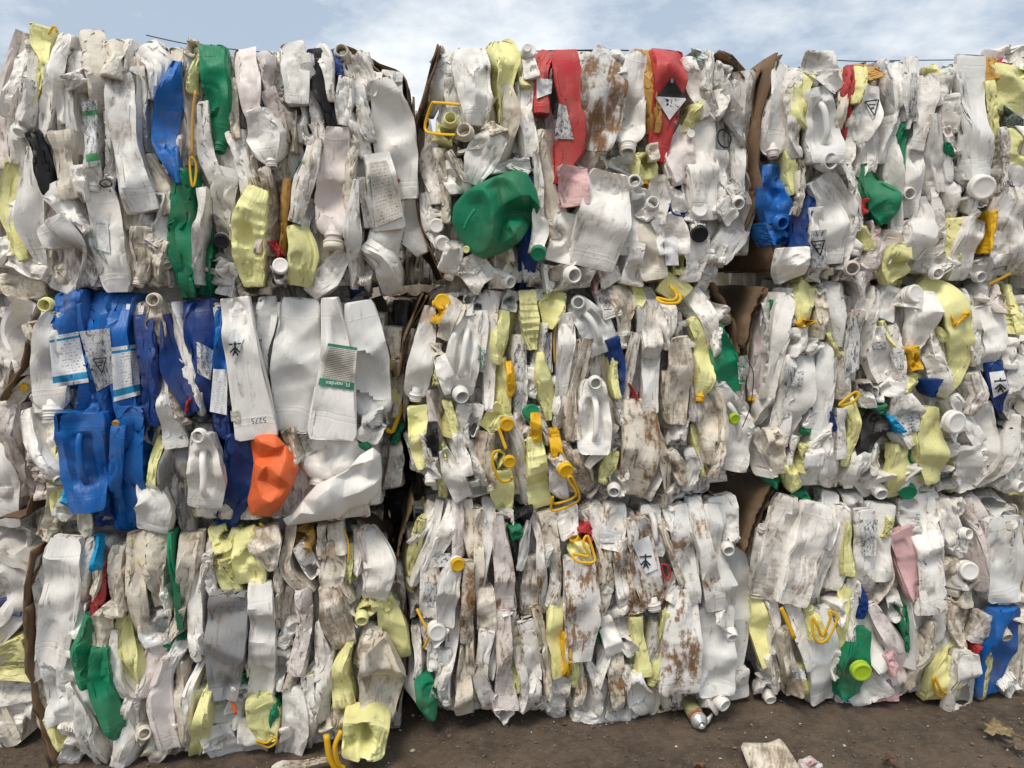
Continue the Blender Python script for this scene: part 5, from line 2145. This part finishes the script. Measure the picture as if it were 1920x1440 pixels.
def hazard_art(target, px, py, s, kind):
    """printed pictogram: dead tree and fish, or a warning triangle with a bar"""
    strokes = []
    if kind == 'T5':
        strokes = [[(0, -6), (0, 6)], [(-6, -3), (6, -4)], [(0, 0), (-5, 5)], [(0, 0), (5, 5)], [(0, 2), (-2, 8)], [(0, 2), (3, 8)]]
    else:
        strokes = [[(-8, -6), (8, -8)], [(8, -8), (3, 10)], [(3, 10), (-8, -6)], [(-4, -2), (4, -3)], [(-2, 2), (3, 1)]]
    base = gpos(target)
    m0 = target.data
    bv = BVHTree.FromPolygons([v.co + base for v in m0.vertices], [tuple(p.vertices) for p in m0.polygons])
    cp = Vector((0, 0, CAM_H))
    vs, fs = [], []
    for a, b_ in strokes:
        a, b_ = Vector(a) * s, Vector(b_) * s
        n = Vector((-(b_ - a).y, (b_ - a).x)).normalized() * s * .75
        q = [a + n, b_ + n, b_ - n, a - n]
        k0 = len(vs)
        for t in q:
            d = ray(px + t.x, py + t.y).normalized()
            h = bv.ray_cast(cp, d)
            k = h[3] if h[0] is not None else (wall_pt(px, py, .07) - cp).length
            vs.append(cp + d * (k - .009))
        fs.append((k0, k0 + 1, k0 + 2, k0 + 3))
    mesh_obj('printed_symbol', vs, fs, INK, target, smooth=False)


def build_data():
    key = None
    ox = oy = 0.0
    sc = 1.0
    last = None
    for line in DATA.strip().split('\n'):
        tk = line.split()
        if not tk:
            continue
        h = tk[0]
        if h == '@':
            key = tk[1]
            continue
        root = ROOT[key]
        mudf = BALES[key][2]
        if h == 'R' and ',' not in line:
            ox, oy, sc = float(tk[1]), float(tk[2]), float(tk[3])
            continue
        px = lambda t: (ox + float(t.split(',')[0]) / sc, oy + float(t.split(',')[1]) / sc)
        pts = [px(t) for t in tk[1:] if ',' in t]
        z = 0.0
        for t in tk[2:]:
            if t[0] == 'z':
                z = float(t[1:]) / 100
        mpp = (wall_pt(pts[0][0] + 1, pts[0][1]) - wall_pt(*pts[0])).length    # metres per photo pixel
        if h == 'K2':
            dep = next(float(t[1:]) / 100 for t in tk if t[0] == 'd')
            o = sheet('cardboard_sheet', [wall_pt(a, b, z) for a, b in pts], dep, CARD, root)
        elif h == 'F2':
            nm, col_, th = tk[1], tk[2], float(tk[3])
            grp = line.split('|')
            rd = lambda g_: [tuple(float(v) for v in t.split(',')) for t in g_.split() if t.count(',') == 2]
            ol = [(ox + a / sc, oy + c / sc, w_) for a, c, w_ in rd(grp[1])]
            inn = [(ox + a / sc, oy + c / sc, w_) for a, c, w_ in rd(grp[2])]
            last = facet_jug('jug', col_, root, ol, inn, th, lambda a, c, w_: wall_pt(a, c, w_), dirt=float(nm) / 9, mud=mudf * .3)
            if col_ not in 'wgcp':
                last['label'] = 'crushed %s plastic jug with hard folds' % PL[col_][0]
            RECENT.append(last)
        elif h == 'W':
            r = float(tk[1]) / 1000
            tube('baling_wire', [wall_pt(a, b, z) for a, b in pts], r, WIRE, root, seg=5)
        elif h in 'OI' and tk[1].isalpha():
            r = float(tk[2]) / sc * mpp
            o = tube('handle', [wall_pt(a + random.uniform(-1.5, 1.5), b + random.uniform(-1.5, 1.5), z + roll(key, a, b) - random.uniform(0, .012)) for a, b in pts], r * .85, PL[tk[1]][1], last or root, closed=(h == 'O'), seg=8, flat=.6)
            o['dirt'], o['mud'] = .2, mudf * .2
        elif h == 'C1':
            r = float(tk[3]) / sc * mpp * .5 / 1.18
            d = (NRM + Vector((random.uniform(-.25, .25), 0, random.uniform(-.35, .15)))).normalized()
            place_round('cap', tk[1], wall_pt(pts[0][0], pts[0][1], z + roll(key, *pts[0])) - d * r * .3, d, r, last or root, .25, mudf * .2)
        elif h == 'Q':
            dia = tk[1] in 'h'
            if dia:     # top, right, bottom, left corners of a square on its point
                label_quad(last, tk[1], [pts[0], pts[1], pts[2], pts[3]], shape='diamond')
            else:
                label_quad(last, tk[1], pts)
        elif h == 'T':
            text_on(last, tk[1].replace('_', ' '), pts[0][0], pts[0][1], float(tk[3]) / sc * mpp * 1.25, math.radians(-float(tk[4])), INKS[tk[5]], lift=.011)
        elif h in ('T4', 'T5'):
            hazard_art(last, pts[0][0], pts[0][1], 1.9 if h == 'T5' else 1.6, h)
        else:
            opts = [t for t in tk[2:] if ',' not in t]
            kw = dict(dirt=.25)
            flags = set()
            for t in opts:
                a, b = t[0], t[1:]
                b = {'W': 'w'}.get(b, b)
                if a == 'd':
                    kw['dirt'] = float(b) / 9 * .88 + .1
                elif a == 'n':
                    kw['neck'] = b or h
                elif a == 'c':
                    kw['cap'] = b
                elif a == 'N':
                    kw['neck_face'] = b or h
                elif a == 'C':
                    kw['cap_face'] = b
                else:
                    flags.add(a)
            kw['mud'] = mudf * (.25 + .75 * kw['dirt']) * random.uniform(.6, 1.1) if kw['dirt'] > .15 else 0.0
            if 'm' in flags:
                kw['mud'] = max(.8, min(.88, kw['mud']))
            if 'q' in flags:
                kw['creases'], kw['fold'] = 7, 2.2
            P3 = [wall_pt(a, b, z + roll(key, a, b)) for a, b in pts]
            ws = [float(v) / sc * mpp for v in tk[1].split('/')]
            last = jug(root, P3, ws, h, face='f' in flags, crumple='x' in flags, handle='h' in flags, ribs='r' in flags, **kw)
            RECENT.append(last)


build_data()
# the far-left bales: pieces that show
for key, rows in {
    'L2': ['g 55 -60,600 20,620', 'w 50 10,640 -30,760', 'p 60 5,780 12,930', 'c 60 -30,600 -20,720'],
    'L3': ['w 70 -60,1030 45,1040', 'g 60 -60,1100 52,1105', 'D 34 -30,1150 34,1152', 'w 44 -40,1178 26,1176', 'y 50 -60,1235 46,1215',
           'y 40 -60,1280 50,1262', 'w 56 -60,1345 56,1330', 'w 46 -60,1385 28,1382', 'w 40 -60,1310 60,1300'],
}.items():
    for row in rows:
        t = row.split()
        P3 = [wall_pt(*[float(v) for v in s.split(',')], -.11 + random.uniform(-.03, .03)) for s in t[2:]]
        P3.insert(1, (P3[0] + P3[1]) / 2 + Vector((0, 0, random.uniform(-.03, .03))))
        jug(ROOT[key], P3, [float(t[1]) * .0016 * random.uniform(.7, 1.2) for _ in range(3)], t[0], face=random.random() < .4, crumple=random.random() < .5, dirt=.7, mud=.4, creases=5)


# ------------------------------------------------------------------ loose things on the ground
def tag(o, label, cat, group=None):
    o['label'], o['category'] = label, cat
    if group:
        o['group'] = group
    return o


def base_empty(name, p):
    e = bpy.data.objects.new(name, None)
    e.empty_display_size = .05
    COL.objects.link(e)
    e.location = p
    return e


# yellow jug lying against the left stack
yj = base_empty('loose_jug', ground_pt(680, 1432))
P3 = [wall_pt(724, 1396, .17), wall_pt(682, 1392, .17), wall_pt(642, 1392, .17)]
body = jug(yj, P3, [.10, .125, .105], 'y', face=True, depth=.13, dirt=.25, mud=.05, name='body', creases=3)
del body['label']
h1 = tube('handle', [wall_pt(612, 1378, .2), wall_pt(618, 1420, .2), wall_pt(632, 1445, .19)], .009, PL['Y'][1], yj)
h2 = tube('handle', [wall_pt(640, 1370, .2), wall_pt(628, 1400, .21), wall_pt(634, 1432, .2), wall_pt(645, 1440, .19)], .007, PL['Y'][1], yj)
for h_ in (h1, h2):
    h_['dirt'], h_['mud'] = .3, .1
tag(yj, 'loose pale yellow jug with yellow handles on the dirt before the left stack', 'jug')

# dirty pale plank beside it
pl = [ground_pt(508, 1441, .015), ground_pt(560, 1430, .02), ground_pt(612, 1418, .022)]
o = jug(None, pl, [.02, .028, .024], 'c', nrm=Vector((0, -.6, .8)), face=True, depth=.018, dirt=.8, mud=.5, name='plastic_strip')
tag(o, 'dirty cream plastic strip lying beside the loose yellow jug', 'strip')

# beige crushed jug and white scrap on the right
up = Vector((0, -.5, .87)).normalized()
o = facet_jug('flattened_jug', 'c', None, [(1387, 1400, 5), (1391, 1391, 5.5), (1440, 1392, 5), (1462, 1383, 5), (1470, 1390, 5), (1490, 1420, 4.5), (1504, 1446, 3), (1500, 1475, 2), (1430, 1475, 2), (1402, 1440, 3)],
              [(1420, 1408, 5.6), (1450, 1402, 5.2), (1440, 1425, 4.2), (1470, 1425, 5), (1420, 1430, 4.6), (1460, 1450, 3.8)], 4.5,
              lambda a, c, w_: ground_pt(a, c, w_ / 1.0), dirt=.85, mud=.3)
tag(o, 'flattened dirty beige jug lying on the dirt at the bottom edge', 'jug')
P3 = [ground_pt(1506, 1440, .03), ground_pt(1536, 1424, .03)]
o = jug(None, P3, [.045, .05], 'w', nrm=up, crumple=True, depth=.04, dirt=.4, mud=.1, name='crumpled_scrap')
m_ = jug(o, [ground_pt(1515, 1437, .042), ground_pt(1528, 1430, .042)], [.012], 'P', nrm=up, face=True, depth=.01, dirt=.1, mud=0, name='pink_mark')
tag(o, 'crumpled white scrap with a pink mark beside the flattened beige jug', 'scrap')

# spray can poking out from under the centre stack
a, b = ground_pt(1284, 1306, .03), ground_pt(1311, 1352, .028)
ax = (b - a).normalized()
e = base_empty('spray_can', ground_pt(1300, 1345))


def can_mat():
    m, nt, bs, N, M_, mix, step = new_mat('can_print')
    tc = N('ShaderNodeTexCoord')
    s_ = N('ShaderNodeSeparateXYZ', {0: tc.outputs['Object']})
    n = N('ShaderNodeTexNoise', {'Vector': tc.outputs['Object'], 'Scale': 45.0, 'Detail': 5.0}).outputs['Fac']
    c = mix(step(n, .4, .6), (0.26, 0.24, 0.10, 1), (0.42, 0.38, 0.22, 1))
    c = mix(step(s_.outputs['Z'], .018, .021), c, (0.38, 0.09, 0.05, 1))
    c = mix(step(s_.outputs['Z'], .030, .033), c, (0.5, 0.48, 0.42, 1))
    c = mix(M_('MULTIPLY', step(n, .55, .7), .7), c, (0.07, 0.05, 0.035, 1))
    nt.links.new(c, bs.inputs['Base Color'])
    bs.inputs['Roughness'].default_value = .4
    return m


def can_part(name, prof, mat):
    vs, fs = lathe(prof, 24)
    me = bpy.data.meshes.new(name)
    me.from_pydata(vs, [], fs)
    me.polygons.foreach_set('use_smooth', [True] * len(me.polygons))
    me.materials.append(mat)
    o = bpy.data.objects.new(name, me)
    link(o, e)
    o.location = b - ax * .04 - gpos(e)
    o.rotation_euler = ax.to_track_quat('Z', 'Y').to_euler()
    return o


R_ = .0255
can_part('can_body', [(.001, -.09), (R_, -.09), (R_, .0), (R_ * .99, .02), (R_ * 1.0, .04)], can_mat())
can_part('can_shoulder', [(R_ * 1.04, .039), (R_ * 1.04, .043), (R_ * .95, .045), (R_ * .7, .056), (R_ * .55, .060), (R_ * .55, .064), (R_ * .4, .064), (R_ * .34, .058), (.001, .058)],
         simple('can_metal', (0.62, 0.62, 0.6, 1), .35, 40, .3, .7))
can_part('valve', [(.004, .057), (.004, .07), (.001, .071)], PL['w'][1])
tag(e, 'dented yellow-brown spray can poking out under the centre stack', 'spray can')


# fallen leaves
def leaf(name, px, py, size, col, lobes, label, rot):
    p = ground_pt(px, py, .012)
    out = []
    n = 60
    for k in range(n):
        t = 2 * math.pi * k / n
        r = size * (.45 + .4 * abs(math.cos(t * lobes / 2)) ** 1.5 + .12 * math.sin(t * 13) * random.uniform(.5, 1))
        if abs(t - math.pi) < .25:
            r *= .5
        out.append((r * math.cos(t + rot), r * math.sin(t + rot), .006 * math.sin(t * 3) + random.uniform(0, .006)))
    vs = [p + Vector(q) for q in out] + [p + Vector((q[0] * .5, q[1] * .5, .002)) for q in out] + [p + Vector((0, 0, .004))]
    fs = []
    for k in range(n):
        k2 = (k + 1) % n
        fs.append((k, k2, n + k2, n + k))
        fs.append((n + k, n + k2, 2 * n))
    vs2 = [v - Vector((0, 0, .0012)) for v in vs]
    m = len(vs)
    fs += [tuple(m + i for i in f[::-1]) for f in fs]
    fs += [(k, m + k, m + (k + 1) % n, (k + 1) % n) for k in range(n)]
    mat = simple('leaf_' + name, col, .8, 55, .5)
    e = base_empty(name, p)
    mesh_obj('blade', vs + vs2, fs, mat, e)
    d = Vector((math.cos(rot + math.pi), math.sin(rot + math.pi), .02))
    tube('stalk', [p + d * size * .1, p + d * size * .7, p + d * size * 1.2], .0012, mat, e, seg=5)
    tag(e, label, 'leaf', 'fallen leaves')


leaf('fallen_leaf', 1868, 1366, .062, (0.27, 0.21, 0.10, 1), 5, 'yellowed lobed leaf lying on the dirt near the right edge', 2.4)
leaf('fallen_leaf', 1905, 1394, .04, (0.16, 0.11, 0.08, 1), 3, 'dull brown leaf cut by the right edge of the picture', .5)
leaf('fallen_leaf', 1668, 1424, .028, (0.12, 0.06, 0.042, 1), 3, 'curled reddish brown leaf on the open dirt at the bottom', 1.2)
leaf('fallen_leaf', 1308, 1431, .024, (0.15, 0.09, 0.05, 1), 3, 'small orange brown leaf below the spray can', 4.0)
o = jug(None, [ground_pt(1322, 1358, .012), ground_pt(1334, 1345, .012)], [.012, .009], 'w', nrm=up, crumple=True, depth=.01, dirt=.1, mud=0, name='paper_scrap')
tag(o, 'tiny white scrap lying next to the spray can', 'scrap')
